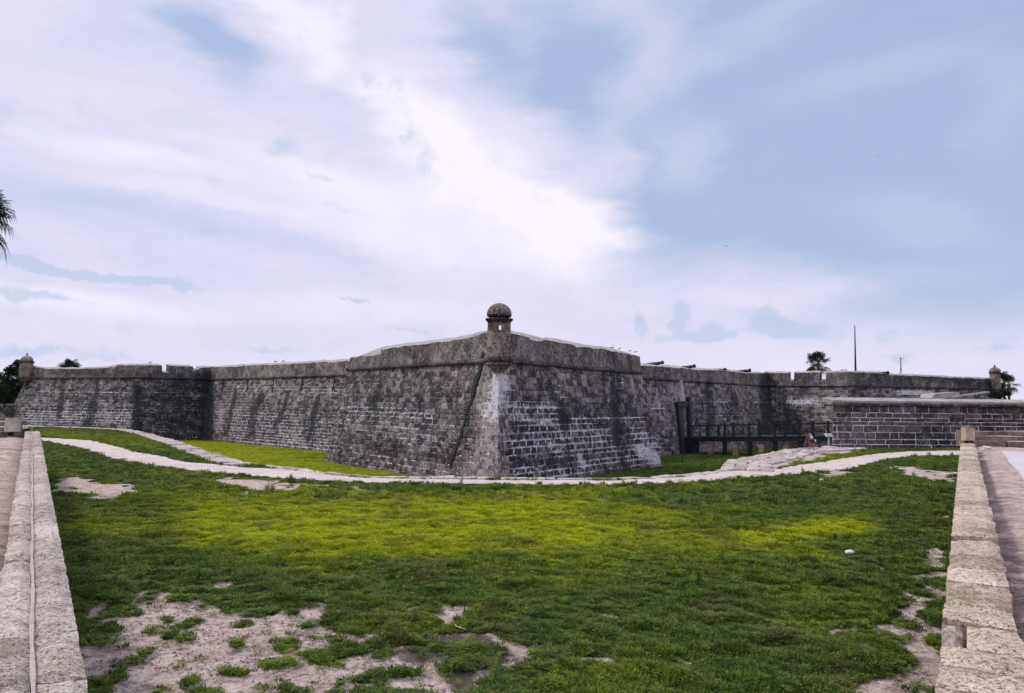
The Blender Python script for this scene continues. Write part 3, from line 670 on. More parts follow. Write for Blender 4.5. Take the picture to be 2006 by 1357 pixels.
for k in range(0, len(pair)-1):
    a_, b_ = pair[k], pair[k+1]
    for (z0, z1) in ((.1, 1.05), (1.05, .1)):
        mb = MB(); P_ = [bp(a_+(b_-a_)*q/6, BW, z0+(z1-z0)*q/6-.08*math.sin(math.pi*q/6)) for q in range(7)]
        sweep(P_, .028, mb, 5); Bq(mb.build('rail_rope', M_wood, br))
for t in pair[::3]:
    mb = MB(); mb.box(bp(t, -BW, .5), (.2, .2, 1.3), rz=rzb); Bq(mb.build('rail_post', M_wood, br))
for x in (1391, 1440, 1491, 1540, 1597):
    t = bt(x); c_ = bp(t, BW-.2, 0); zf = floor_z(c_.y); mb = MB(); zt = c_.z-.75; hh = (zt-zf)/3
    for r_ in range(3): mb.box((c_.x, c_.y, zf+hh*(r_+.5)-.02), (.50, .50, hh*.97), rz=rzb+random.uniform(-.05, .05), jit=.03)
    Bq(mb.build('stone_pier', M_brick, br))
for x in (1419, 1468, 1517, 1568):
    t = bt(x); c_ = bp(t, BW-.1, 0); zf = floor_z(c_.y); mb = MB(); mb.box((c_.x, c_.y, (zf+c_.z)/2-.2), (.36, .36, c_.z-zf), rz=rzb); Bq(mb.build('trestle_post', M_wood, br))
mb = MB(); c_ = bp(.09, BW*.7, 0); zf = floor_z(c_.y); mb.box((c_.x, c_.y, (zf+c_.z)/2-.1), (2.1, 1.6, c_.z-zf), rz=rzb); Bq(mb.build('abutment', M_wood, br))

# ------------------------------------------------------------------ outwork (ravelin) at the right
RL0 = Vector((26.0, 62.0)); RR0 = Vector((48.5, 64.6)); zt = EYE+.22; zb = lawn_z(62)-.3
rav = empty('outwork', (*RL0, lawn_z(62)), 'low dark brown block-built outwork with a pale coping, right of the person', 'stone outwork')
ri = Matrix.Translation(rav.location).inverted()
def Rq(o): o.matrix_parent_inverse = ri; return o
rd_ = (RR0-RL0).normalized(); rn = Vector((rd_.y, -rd_.x)); batt = .16*(zt-zb)
p0 = Vector((*(RL0+rn*batt-rd_*batt*.75), zb)); p1 = Vector((*(RR0+rn*batt), zb)); q0 = Vector((*RL0, zt-.62)); q1 = Vector((*RR0, zt-.62))
l0 = Vector((*(RL0+Vector((5.6, 11))+rd_*-batt*.2), zb)); l1 = Vector((*(RL0+Vector((5.6, 11))), zt-.62))
rb = MB(); vs, fs, w = backing(p0, p1, q0, q1, .5); w[:, 1] = 1.0; rb.add(vs, fs, w); vs, fs, w = backing(l0, p0, l1, q0, .8); w[:, 1] = .6; rb.add(vs, fs, w)
o = rb.build('mortar_core', M_ravm, rav); Rq(o)
cs = [35, 30, 40, 55, 55, 30, 30, 40, 55]
st, n = blocks(p0, p1, q0, q1, cs, .65, 1.5, gap=.06, proud=.045, ring=.05, seed=77, rag=.03)
allv = np.array([[tuple(v) for v in s[0]] for s in st]).reshape(-1, 3); w = wcol(allv, np.tile(BE, len(st)), np.repeat([s[2] for s in st], 12)); w[:, 1] = .16; w[:, 0] = .35*np.clip((fbm(allv[:, 0]*.3, allv[:, 2]*.5, 3, 14)-.35)*4, 0, 1); w = w.reshape(-1, 12, 4)
for i, s in enumerate(st):
    mb = MB(); mb.add([v-s[1] for v in s[0]], BF, w[i]); o = mb.build('stone', M_rav, rav); o.location = s[1]; Rq(o)
st2, n = blocks(l0, p0, l1, q0, cs, .8, 1.4, gap=.05, proud=.04, seed=78)
mb = MB()
for s in st2: mb.add(s[0], BF, [(0, .2, e_, s[2]) for e_ in BE])
o = mb.build('side_masonry', M_rav, rav); o['kind'] = 'stuff'; Rq(o)
mb = MB(); P_ = [Vector((*(RL0.lerp(RR0, k/30)+rn*.12), zt-.5+random.uniform(-.02, .02))) for k in range(31)]; P_[0] = P_[0]-Vector((rd_.x, rd_.y, 0))*.15
sweep(P_, .14, mb, 8); Rq(mb.build('string_course', M_cordon, rav, smooth=True))
s_ = 0; Lr = (RR0-RL0).length; k = 0
while s_ < Lr:
    l = random.uniform(.8, 1.5); c_ = RL0+rd_*(s_+l/2-(.1 if k == 0 else 0)); mb = MB()
    o_in = -rn; x0 = c_+rn*.12; x1 = c_-rn*1.5; hw = l/2-.015; zz = zt-.36; j = lambda: random.uniform(-.02, .02)
    vs = [(*(x0-rd_*hw), zz), (*(x0+rd_*hw), zz), (*(x0+rd_*hw), zz+.16+j()), (*(x0-rd_*hw), zz+.16+j()),
          (*(x1-rd_*hw), zz), (*(x1+rd_*hw), zz), (*(x1+rd_*hw), zt+.05+j()), (*(x1-rd_*hw), zt+.05+j())]
    mb.add(vs, [(0,1,2,3),(3,2,6,7),(4,7,6,5),(0,3,7,4),(1,5,6,2),(0,4,5,1)], [(0, 0, 0, random.random())]*8); Rq(mb.build('coping_stone', M_top, rav)); s_ += l; k += 1
mb = MB(); mb.add([(*(RL0-rn*1.2+rd_*.2), zt-.05), (*(RR0-rn*1.2), zt-.05), (*(RR0-rn*14), zt-.05), (*(RL0+Vector((6, 11))), zt-.05)], [(0, 1, 2, 3)]); Rq(mb.build('earth_fill', M_top, rav))
# sloping pale slab and ramp on the outwork
def gp(px, py, Y): d = ray(px, py); return Vector((d.x/d.y*Y, Y, EYE+d.z/d.y*Y))
mb = MB(); Yr = 69; a, b, c_, d_ = gp(1826, 779, Yr), gp(1832, 771, Yr), gp(1880, 767.5, Yr+1), gp(1935, 768.5, Yr+1.5); e_ = gp(1880, 779, Yr+1); back = Vector((0, 2.2, 0))
vs = [a, b, c_, e_]; mb.add([v for v in vs]+[v+back for v in vs], [(0,1,2,3),(4,5,6,7),(0,1,5,4),(1,2,6,5),(2,3,7,6),(3,0,4,7)])
a2, b2 = gp(1870, 776.5, Yr-.3), gp(1935, 768, Yr+.6); mb.box((a2+b2)/2, ((b2-a2).length, .5, .12), rot=(b2-a2).to_track_quat('X', 'Z').to_matrix())
Rq(mb.build('ramp', M_top, rav))

# ------------------------------------------------------------------ covered way, moat, paths
def gl(px, py):                 # photo pixel -> point on the sloping lawn plane
    d = ray(px, py); a, b = EYE-3.05+.0145*8, -.0145; t = (EYE-a)/(b*d.y-d.z); return Vector((d.x*t, d.y*t, EYE+d.z*t))
rim_px = [(-60,831),(20,834.5),(150,838),(252,843),(290,851),(324,861),(362,872),(399,885.6),(440,898),(474,908),(541,915),(589,922),(645,929),(718,935),(800,937),(890,938),(977,939),(1090,939.5),(1200,940),(1313,934.5),(1375,929.5),(1418,922),(1428,908),(1478,898),(1541,884),(1601,880.6),(1645,878)]
rim = [gl(*p) for p in rim_px]
# covered-way edge polygon in plan, then back to the walls
cw_poly = [(p.x, p.y) for p in rim]+[(27, 62.5), (80, 66), (80, -6), (-90, -6), (-90, rim[0].y)]
upper = [(55,855),(80,857.5),(130,860),(175,863),(224,874),(274,887),(324,896),(362,905.6),(424,910.6),(481,917),(541,918.5),(589,924.5),(645,931),(718,937),(800,939),(890,940),(977,941),(1090,941.5),(1200,942),(1313,936.5),(1375,931.5),(1420,925),(1470,922),(1506,917),(1521,920),(1563,912),(1626,903),(1660,897),(1720,889),(1772,885),(1876,883),(1940,879)]
lower = [(1940,892),(1876,893.5),(1784,894.7),(1725,902),(1678,915),(1660,919.5),(1590,927),(1513,933),(1425,939.5),(1325,947),(1200,950),(1090,950.5),(977,949),(890,948),(800,946.6),(720,946),(659,944),(565,938),(471,931),(374,922),(274,910.6),(200,892),(150,877),(80,862.5),(55,861)]
def dens(poly, step, amp, seed=3):
    out = []; n = len(poly)
    for i in range(n):
        a, b = Vector(poly[i]), Vector(poly[(i+1) % n]); l = (b-a).length; m_ = max(1, int(l/step))
        for k in range(m_):
            q = a.lerp(b, k/m_); nn = Vector((-(b-a).y, (b-a).x)).normalized()
            q = q+nn*float(fbm(q.x*1.7, q.y*1.7, 4, seed)-.5)*amp*2; out.append((q.x, q.y))
    return out
pp = [gl(*p) for p in upper+lower]; path_poly = dens([(p.x, p.y) for p in pp], .22, .30)
def flat_poly(name, poly, zf, mat_, dz=0):
    bm = bmesh.new(); vs = [bm.verts.new((x, y, zf(y)+dz)) for x, y in poly]; es = [bm.edges.new((vs[i], vs[(i+1) % len(vs)])) for i in range(len(vs))]
    bmesh.ops.triangle_fill(bm, edges=es, use_beauty=True, normal=(0, 0, 1)); me = bpy.data.meshes.new(name); bm.to_mesh(me); bm.free()
    ca = me.color_attributes.new('w', 'FLOAT_COLOR', 'POINT'); ca.data.foreach_set('color', np.tile([0, 0, 0, .5], len(me.vertices)).astype('f'))
    return link(name, me, mat_)
path = flat_poly('path', path_poly, lawn_z, M_path, .03); tag(path, 'pale sandy footpath curving along the edge of the moat', kind='structure')

BARE = [(280,1190,420,1200,38,1.2),(330,1230,560,1290,75,1.1),(250,1300,500,1357,95,1.2),(540,1225,640,1215,22,.9),(600,1260,740,1240,24,.9),(520,1340,900,1350,34,1.0),(700,1330,950,1310,26,.85),(640,1300,860,1280,16,.7),
 (870,1195,900,1200,14,.8),(860,1240,1000,1260,24,.8),(930,1290,1060,1270,18,.7),(1110,1300,1240,1310,14,.85),(1490,1216,1520,1218,14,.9),(1600,1226,1700,1232,9,.6),(1345,1295,1400,1300,12,.75),(1440,1312,1465,1320,8,.7),
 (1180,1190,1260,1192,9,.65),(1210,1225,1225,1228,9,.8),(480,1170,500,1185,9,.8),(610,1190,640,1190,9,.75),(1040,1210,1010,1210,8,.6),
 (110,955,160,945,12,1.0),(160,955,240,968,12,1.0),(430,945,560,952,7,.7),(560,955,640,955,6,.7),(700,957,760,957,4,.5),(450,968,480,970,4,.6),
 (1740,918,1780,922,6,1.0),(1780,926,1865,934,9,1.0),(1610,935,1660,925,6,.8),(1470,922,1530,912,10,1.2),(1430,925,1470,920,10,1.3),(1690,1119,1740,1120,4,.8),(1560,1163,1575,1165,5,.5),
 (1830,1130,1800,1230,22,.9),(1845,1100,1835,1357,26,1.1),(1790,1240,1790,1357,34,1.0),(1700,1357,1760,1350,26,.8),(1850,1000,1845,1100,8,.9),(160,1190,170,1240,14,.7),(170,1290,200,1357,14,.5),(1520,906,1610,888,9,1.2),(1600,885,1660,880,8,1.2),(500,900,460,908,6,.6),(420,895,250,866,3,.3),(1760,1213,1800,1215,10,.5)]
DIRT = [(850,1225,900,1235,14,1),(860,1250,960,1260,26,1.0),(850,1290,960,1335,26,1.0),(1000,1215,1040,1215,8,.8),(1140,1300,1200,1310,9,.6),(1310,1293,1370,1300,7,.6),(1010,1255,1060,1275,10,.6)]
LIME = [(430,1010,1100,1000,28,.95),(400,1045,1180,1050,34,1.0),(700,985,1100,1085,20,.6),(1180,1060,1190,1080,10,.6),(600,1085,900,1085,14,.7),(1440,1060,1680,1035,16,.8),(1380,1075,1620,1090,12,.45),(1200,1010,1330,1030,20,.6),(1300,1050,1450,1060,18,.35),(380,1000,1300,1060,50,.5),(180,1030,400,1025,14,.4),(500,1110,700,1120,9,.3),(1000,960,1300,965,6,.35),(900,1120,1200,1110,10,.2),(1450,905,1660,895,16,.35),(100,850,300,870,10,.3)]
def warp(x, y, s=1.0):
    k = (fbm(x*.9, y*.9, 4, 21)-.5), (fbm(x*.9, y*.9, 4, 41)-.5); return k
def masks(x, y, z):
    P = np.stack([x, y, z], 1); px, py = proj(P); wx, wy = warp(x, y); sc = np.clip(F/np.maximum(y, 5), 10, 300)
    px = px+wx*sc*1.6; py = py+wy*sc*.55
    b = capsules(px, py, BARE); di = capsules(px, py, DIRT); l = soft(px, py, LIME)
    cl = fbm(x*3.2, y*3.2, 3, 9); b = b*np.clip(1.75-1.5*np.clip((cl-.54)*7, 0, 1)*np.where(y < 16, 1, .3), 0, 1.3)
    b = b+np.clip((fbm(x*1.3, y*1.3, 4, 77)-.70)*5, 0, .5)
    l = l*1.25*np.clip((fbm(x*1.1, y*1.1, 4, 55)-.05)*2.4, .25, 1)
    return np.clip(b, 0, 1), np.clip(di, 0, 1), np.clip(l, 0, 1)
def hillocks(x, y): return (fbm(x*2.1, y*2.1, 3, 61)-.5)*.17*np.clip((40-y)/20, 0, 1)
def wedge(xl, xr, ys, nx):
    """grid whose rows run left-right between xl(y) and xr(y)"""
    X = []; Y = []
    for y in ys:
        t = np.linspace(0, 1, nx); X.append(xl(y)+(xr(y)-xl(y))*t); Y.append(np.full(nx, y))
    return np.array(X), np.array(Y)
def grid_mesh(name, X, Y, Z, keep, mat_, W4):
    ny, nx = X.shape; vid = np.arange(ny*nx).reshape(ny, nx)
    q = np.stack([vid[:-1, :-1], vid[:-1, 1:], vid[1:, 1:], vid[1:, :-1]], -1).reshape(-1, 4); q = q[keep.reshape(-1)]
    used = np.unique(q); mp_ = np.full(ny*nx, -1); mp_[used] = np.arange(len(used)); V = np.stack([X.ravel(), Y.ravel(), Z.ravel()], 1)[used]
    me = bpy.data.meshes.new(name); me.from_pydata(V.tolist(), [], mp_[q].tolist()); ca = me.color_attributes.new('w', 'FLOAT_COLOR', 'POINT')
    ca.data.foreach_set('color', W4.reshape(-1, 4)[used].astype('f').ravel()); me.polygons.foreach_set('use_smooth', [True]*len(me.polygons)); return link(name, me, mat_)
# lawn between the two low walls and the moat rim
ys = np.concatenate([np.linspace(1.0, 7, 14, endpoint=False), 7*np.exp(np.linspace(0, math.log(100/7), 330))])
LW = lambda y: .41-.6247*y; RW = lambda y: -.225+.5909*y
X, Y = wedge(lambda y: LW(y)-.4, lambda y: RW(y)+.5 if y < 34 else RW(y)+12, ys, 420)
ncell = ((X[:-1, :-1]+X[1:, 1:])/2, (Y[:-1, :-1]+Y[1:, 1:])/2); keep = inpoly(ncell[0], ncell[1], cw_poly)
b_, d_, l_ = masks(X.ravel(), Y.ravel(), lawn_z(Y.ravel())); bb = b_.reshape(X.shape)
inp = inpoly(X, Y, path_poly)
hz_ = hillocks(X, Y)*(1-bb)*(~inp); Z = lawn_z(Y)+hz_-.035*bb*(Y < 20)-.0*inp
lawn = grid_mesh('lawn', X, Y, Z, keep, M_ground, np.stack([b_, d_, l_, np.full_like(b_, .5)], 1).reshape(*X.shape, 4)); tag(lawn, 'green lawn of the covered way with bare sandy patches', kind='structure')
# moat wall + coping stones along the rim
mw = empty('moat_wall', (rim[16].x, rim[16].y, floor_z(rim[16].y)), 'low stone wall lining the edge of the moat with a pale uneven coping', 'wall'); mi = Matrix.Translation(mw.location).inverted()
mb = MB(); vs = []
rp = []
for a, b in zip(rim[:-1], rim[1:]):
    n = max(1, int((b-a).length/.9))
    for k in range(n): rp.append(a.lerp(b, k/n))
rp.append(rim[-1])
for p in rp: vs += [(p.x, p.y, lawn_z(p.y)-.0), (p.x+.0, p.y+.05, floor_z(p.y)-.3)]
mb.add(vs, [(2*k, 2*k+1, 2*k+3, 2*k+2) for k in range(len(rp)-1)]); o = mb.build('wall_face', M_parapet, mw); o.matrix_parent_inverse = mi
small = MB()
for k in range(len(rp)-1):
    a, b = rp[k], rp[k+1]; d = (b-a); l = d.length; dn_ = d.normalized(); nn = Vector((dn_.y, -dn_.x, 0)); px_, py_ = proj([tuple((a+b)/2)])
    wdt = 1.25 if px_[0] < 485 else (.45 if px_[0] < 1418 else 2.4)
    hgt = .05 if 485 < px_[0] < 1418 else .10
    nlay = 1
    if px_[0] < 30: wdt = .6
    c_ = (a+b)/2+nn*(wdt/2-.12); mb = MB()
    mbk = mb
    rows = 1 if px_[0] < 1418 else 4
    for r_ in range(rows):
        w_ = wdt/rows; cc = (a+b)/2+nn*(w_*(r_+.5)-.15+random.uniform(-.07, .07)); m1 = MB()
        m1.box((0, 0, 0), (l*random.uniform(.93, 1.0), w_*random.uniform(.92, 1.04), .34), rz=math.atan2(dn_.y, dn_.x)+random.uniform(-.05, .05), jit=.05)
        o = m1.build('coping_stone', M_rim, mw); o.location = (cc.x, cc.y, lawn_z(cc.y)+hgt-.15+random.uniform(-.02, .02)+(random.uniform(0, .07) if rows > 1 and r_ < 2 else 0)); o.matrix_parent_inverse = mi
        bv = o.modifiers.new('bevel', 'BEVEL'); bv.width = .05; bv.segments = 2
# moat floor
ys2 = np.concatenate([np.linspace(26, 60, 110), np.linspace(60.5, 150, 90)]); X2, Y2 = wedge(lambda y: -85, lambda y: 85, ys2, 300); Z2 = floor_z(Y2)+(fbm(X2*.3, Y2*.3, 3, 8)-.5)*.15
x_, y_ = X2.ravel(), Y2.ravel(); lim = np.where(x_ < -3, 1, 0)*np.clip((fbm(x_*.25, y_*.25, 3, 4)-.1)*2.4, 0, 1)*.85*np.clip((y_-33-abs(x_+8)*.05)/6, .12, 1)+np.where(x_ > 0, .05, 0)
keep2 = np.ones((X2.shape[0]-1, X2.shape[1]-1), bool)
moat = grid_mesh('moat_floor', X2, Y2, Z2, keep2, M_ground, np.stack([np.zeros_like(x_), 0*x_, lim, .5+0*x_], 1).reshape(*X2.shape, 4)); tag(moat, 'grassy floor of the dry moat, yellow-green on the left', kind='structure')
far = MB(); far.add([(-3000, 140, EYE-7.4), (3000, 140, EYE-7.4), (3000, 5000, EYE-7.4), (-3000, 5000, EYE-7.4)], [(0, 1, 2, 3)]); far.add([(-3000, -3000, EYE-7.4), (3000, -3000, EYE-7.4), (3000, 140, EYE-7.4), (-3000, 140, EYE-7.4)], [(0, 1, 2, 3)])
tag(far.build('ground', M_ground), 'flat green ground beyond the fortress', kind='structure')

# ------------------------------------------------------------------ the two low near walls
def low_wall(side, label):
    k = -.6247 if side < 0 else .5909; off = .41 if side < 0 else -.225       # inner line x = off + k*y
    dirv = Vector((k, 1)).normalized(); ort = Vector((dirv.y, -dirv.x))*(1 if side > 0 else -1)   # outwards
    org = Vector((off, 0)); zt_ = EYE-1.6
    e = empty('low_wall', (org.x+dirv.x*10, org.y+dirv.y*10, lawn_z(9)), label, 'wall'); ei = Matrix.Translation(e.location).inverted()
    Lw = (33 if side > 0 else 31)/dirv.y; s = .4; m_ = M_wall if side < 0 else M_wallr
    wid = .51 if side < 0 else .50
    core = MB(); q = [org+dirv*.3+ort*.03, org+dirv*Lw+ort*.03, org+dirv*Lw+ort*(wid-.03), org+dirv*.3+ort*(wid-.03)]; zz = zt_-.30
    core.add([(*p, zz) for p in q]+[(*p, EYE-4.2) for p in q], [(0,1,2,3),(0,1,5,4),(1,2,6,5),(2,3,7,6),(3,0,4,7)]); o = core.build('rubble_core', M_parapet, e); o.matrix_parent_inverse = ei
    if side < 0: lens = [1.25, 1.4, 1.3, 1.15, 1.05, 1.45, 1.2, 1.25, 1.1, 1.7, 1.3, 1.5, 1.2, 2.0, 1.3, 1.6, 1.4, 1.3, 1.7, 1.4, 1.5, 1.3, 1.6, 1.4, 1.5, 1.5, 1.4]
    else: lens = [1.1, 1.2, 1.0, .72, .58, .44, .46, .42, .66, .52, .96, .64, .86, 1.3, .7, 1.4, 1.2, 1.0, .9, 1.2, 1.0, 1.3, 1.4, 1.5, 1.3, 1.4, 1.3, 1.5, 1.5, 1.4, 1.4, 1.4, 1.4]
    s = .2; j = 0
    def stone(s0, s1, w0, w1, dz=0, stn=0):
        a = .015; nu = max(3, int((s1-s0)/.10)); nv = max(3, int((w1-w0)/.09)); vs = []
        rag = lambda: random.uniform(-.010, .010)
        for i in range(nu+1):
            for jj in range(nv+1):
                uu = s0+a+(s1-s0-2*a)*i/nu; ww = w0+a*.5+(w1-w0-a)*jj/nv
                edge = i in (0, nu) or jj in (0, nv)
                wob = .014*(float(fbm(uu*2.5, ww*2.5+side*9, 3, 3))-.5)*2
                if jj == 0 and w0 < .01: ww += abs(float(vnoise(uu*5, 3.3+side))-.35)*.035
                if jj == nv and w1 > wid-.05: ww += (float(vnoise(uu*4, 8.3+side))-.5)*.06
                if i in (0, nu): uu += (float(vnoise(ww*9, s0*3.1+i))-.5)*.02
                p = org+dirv*uu+ort*ww; vs.append(Vector((p.x, p.y, zt_+dz+wob+rag()-(.032 if edge else 0))))
        fs = [(i*(nv+1)+jj, (i+1)*(nv+1)+jj, (i+1)*(nv+1)+jj+1, i*(nv+1)+jj+1) for i in range(nu) for jj in range(nv)]
        n0 = len(vs); loop = [i*(nv+1) for i in range(nu+1)]+[nu*(nv+1)+jj for jj in range(1, nv+1)]+[i*(nv+1)+nv for i in range(nu-1, -1, -1)]+[jj for jj in range(nv-1, 0, -1)]
        for q_ in loop: vs.append(vs[q_]-Vector((0, 0, .33)))
        m2 = len(loop)
        fs += [(loop[q_], loop[(q_+1) % m2], n0+(q_+1) % m2, n0+q_) for q_ in range(m2)]
        c0 = vs[len(vs)//2].copy(); mb = MB(); t = random.random(); mb.add([v-c0 for v in vs], fs, [(stn, 0, 0, t)]*len(vs)); o = mb.build('stone', m_, e); o.location = c0; o.matrix_parent_inverse = ei; return o
    while s < Lw and j < len(lens):
        l = lens[j]; s1 = min(s+l, Lw)
        if side < 0:
            stone(s, s1, 0, wid*.535, random.uniform(-.008, .008)); sh = random.uniform(-.15, .15) if j else 0
            stone(s+sh if j else s, s1, wid*.545, wid, random.uniform(-.008, .008))
        else:
            dz = random.uniform(-.012, .012)
            if 6.0 < s < 6.7: stone(s, s1, 0, wid*.3, -.03, .45); stone(s, s1, wid*.32, wid, dz)
            elif j == 3: stone(s, s1, 0, wid*.55, dz); stone(s, s1, wid*.6, wid, dz-.01)
            else: stone(s, s1, 0, wid, dz-(.05 if j == 13 else 0))
        s = s1; j += 1
    if side < 0:
        mb = MB(); a = org+dirv*.3; vs = []; n = 120
        for i in range(n+1):
            c_ = a+dirv*((Lw-.4)*i/n); c_ = c_+ort*(wid*.54+.004*math.sin(i*.7)); hw = .012+.003*math.sin(i*1.9)
            vs += [(*(c_-ort*hw), zt_+.004), (*(c_+ort*hw), zt_+.004)]
        mb.add(vs, [(2*i, 2*i+2, 2*i+3, 2*i+1) for i in range(n)]); o = mb.build('mortar_line', M_joint, e); o.matrix_parent_inverse = ei
    # end block and stepped return wall
    pe = org+dirv*(Lw+.2); sx_ = side
    mb = MB(); mb.box((pe.x+(.45 if side > 0 else -1.25), pe.y+.2, zt_+.22), (.42, .36, .56), jit=.02); o = mb.build('end_block', m_, e); o.matrix_parent_inverse = ei
    e2 = empty('stone_steps', (pe.x+sx_*3, pe.y, zt_-.5), 'low stepped stone wall running %s from the end of the %s low wall' % (('right', 'right') if side > 0 else ('left', 'left')), 'steps'); e2i = Matrix.Translation(e2.location).inverted()
    rows = [(0, .1, -.20, 14, .35), (.75, .6, .02, 3.0 if side < 0 else 2.6, .20), (1.2, .45, .22, 14, .18)]
    for ri_, (dy, x0, dz, ln, hh) in enumerate([(-.1, .55, -.06, 16, .5), (.45, .65, .13, 3.0, .22), (1.0, .65, .32, 16, .60)]):
        x = x0+(1.0 if side < 0 else 0)
        while x < ln:
            l = random.uniform(.7, 1.5); m1 = MB(); m1.box((0, 0, 0), (l-.02, .6, hh), jit=.018); m1.m[1] = 1; o = m1.build('stone', M_step, e2, mat2=M_rim)
            o.location = (pe.x+sx_*(x+l/2), pe.y+dy+.2, zt_+dz-hh/2); o.matrix_parent_inverse = e2i; x += l
    return org, dirv, ort, zt_, Lw, wid
lw = low_wall(-1, 'long low wall of pale pitted coquina with a mortar line, running along the left edge')
rw = low_wall(1, 'low buff coquina wall of short cross blocks running up the right edge beside the walkway')
# outer ground on both sides
for side, wl in ((-1, lw), (1, rw)):
    org, dirv, ort, zt_, Lw, wid = wl; n1_, n2_ = 150, 120; ss = np.concatenate([np.linspace(-3, 14, 100), np.linspace(14.3, Lw+1.0, 50)]); ww = np.concatenate([np.linspace(0, 3, 70), np.linspace(3.1, 40, 50)])
    Sg, Wg = np.meshgrid(ss, ww, indexing='ij'); X = org.x+dirv.x*Sg+ort.x*(Wg+wid-.02); Y = org.y+dirv.y*Sg+ort.y*(Wg+wid-.02)
    Yc = np.minimum(Y, (org+dirv*Lw).y+.6); Z = zt_-.30+(fbm(X*1.2, Y*1.2, 4, 3)-.5)*.12-.012*Wg+.10*np.clip(1-Wg/.8, 0, 1)*fbm(X*3, Y*3, 3, 8)-.1*np.clip(1-Wg/.4, 0, 1)
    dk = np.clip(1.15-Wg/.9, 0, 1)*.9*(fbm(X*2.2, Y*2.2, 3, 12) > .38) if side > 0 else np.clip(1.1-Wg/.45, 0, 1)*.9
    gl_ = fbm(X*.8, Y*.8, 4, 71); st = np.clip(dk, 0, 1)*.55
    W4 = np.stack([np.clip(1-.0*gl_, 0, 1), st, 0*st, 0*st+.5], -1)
    keep = np.ones((X.shape[0]-1, X.shape[1]-1), bool)
    o = grid_mesh('outer_ground', X, Yc, Z, keep, M_ground, W4); tag(o, 'bare sandy soil outside the %s low wall' % ('right' if side > 0 else 'left'), kind='structure')
def gz(px, py, z):
    d = ray(px, py); t = (z-EYE)/d.z; return Vector((d.x*t, d.y*t, z))
zw = EYE-1.86
q = [gz(1963, 885, zw), gz(2006, 937, zw)]; dwy = (q[0]-q[1]); a = q[1]-dwy*.45; b = q[0]+dwy*.05
mb = MB(); vs = []
for k in range(13):
    p = a.lerp(b, k/12); vs += [(p.x+random.uniform(-.05, .05), p.y, zw), (p.x+9, p.y, zw-.05), (p.x, p.y, zw-.25)]
mb.add(vs, [(3*k, 3*k+1, 3*k+4, 3*k+3) for k in range(12)]+[(3*k, 3*k+3, 3*k+5, 3*k+2) for k in range(12)]); o = mb.build('walkway', M_conc); tag(o, 'pale concrete walkway right of the right low wall', kind='structure')
# brown boundary wall far left
bw = MB(); rr_ = random.Random(5); wall_o = empty('boundary_wall', (-52, 76, lawn_z(76)), 'brown stone wall below the trees, behind the left low wall', 'wall'); wi = Matrix.Translation(wall_o.location).inverted()
z_ = lawn_z(76)-.2; H_ = EYE-1.30-z_
bs, n = blocks((-68, 76, z_), (-49.2, 76, z_), (-68, 76.2, z_+H_), (-49.2, 76.2, z_+H_), course_list(H_, .3, .42, 3), .6, 1.3, seed=9)
bw.box((-58.6, 76.55, z_+H_/2), (18.8, .7, H_)); 
for s in bs: bw.add(s[0], BF, [(0, 0, e_, s[2]) for e_ in BE])
o = bw.build('wall_body', M_stone, wall_o); o.matrix_parent_inverse = wi

# ------------------------------------------------------------------ grass
gcol = bpy.data.collections.new('tuft_sources')
def tuft(kind, seed):
    rd = random.Random(seed); vs = []; fs = []
    nb = {0: 46, 1: 60, 2: 34, 3: 16, 4: 9}[kind]
    for k in range(nb):
        a = rd.uniform(0, 6.283); r0 = (.065 if kind < 3 else .03)*math.sqrt(rd.random()); h = rd.uniform(.025, .06) if kind != 1 else rd.uniform(.015, .045); lean = rd.uniform(.2, 1.1); w = rd.uniform(.0035, .006)
        if kind == 3: h = rd.uniform(.07, .13); lean *= .6
        if kind == 4: h = rd.uniform(.04, .06); lean = rd.uniform(1.1, 1.6); w = .012
        bx, by = r0*math.cos(a), r0*math.sin(a); da = a+rd.uniform(-.8, .8); dx, dy = math.cos(da), math.sin(da); sx, sy = -dy, dx
        if kind == 1:    # small round leaves on short stems
            cx, cy = bx+dx*h*lean*.5, by+dy*h*lean*.5; s = rd.uniform(.006, .012); tl = rd.uniform(-.6, .6); k0 = len(vs)
            vs += [(cx-dx*s, cy-dy*s, h-tl*s), (cx+sx*s*.8, cy+sy*s*.8, h), (cx+dx*s, cy+dy*s, h+tl*s), (cx-sx*s*.8, cy-sy*s*.8, h)]; fs.append((k0, k0+1, k0+2, k0+3))
        else:
            m1 = (bx+dx*h*lean*.35, by+dy*h*lean*.35, h*.62); tp = (bx+dx*h*lean, by+dy*h*lean, h*(1-.18*lean)); k0 = len(vs)
            vs += [(bx-sx*w, by-sy*w, -.01), (bx+sx*w, by+sy*w, -.01), (m1[0]+sx*w, m1[1]+sy*w, m1[2]), (m1[0]-sx*w, m1[1]-sy*w, m1[2]), tp]; fs += [(k0, k0+1, k0+2, k0+3), (k0+3, k0+2, k0+4)]
    me = bpy.data.meshes.new('grass_tuft'); me.from_pydata(vs, [], fs); me.materials.append(M_grass); o = bpy.data.objects.new('grass_tuft', me); gcol.objects.link(o)
for k in range(8): tuft([0, 1, 2, 0, 1, 0, 3, 4][k], k)
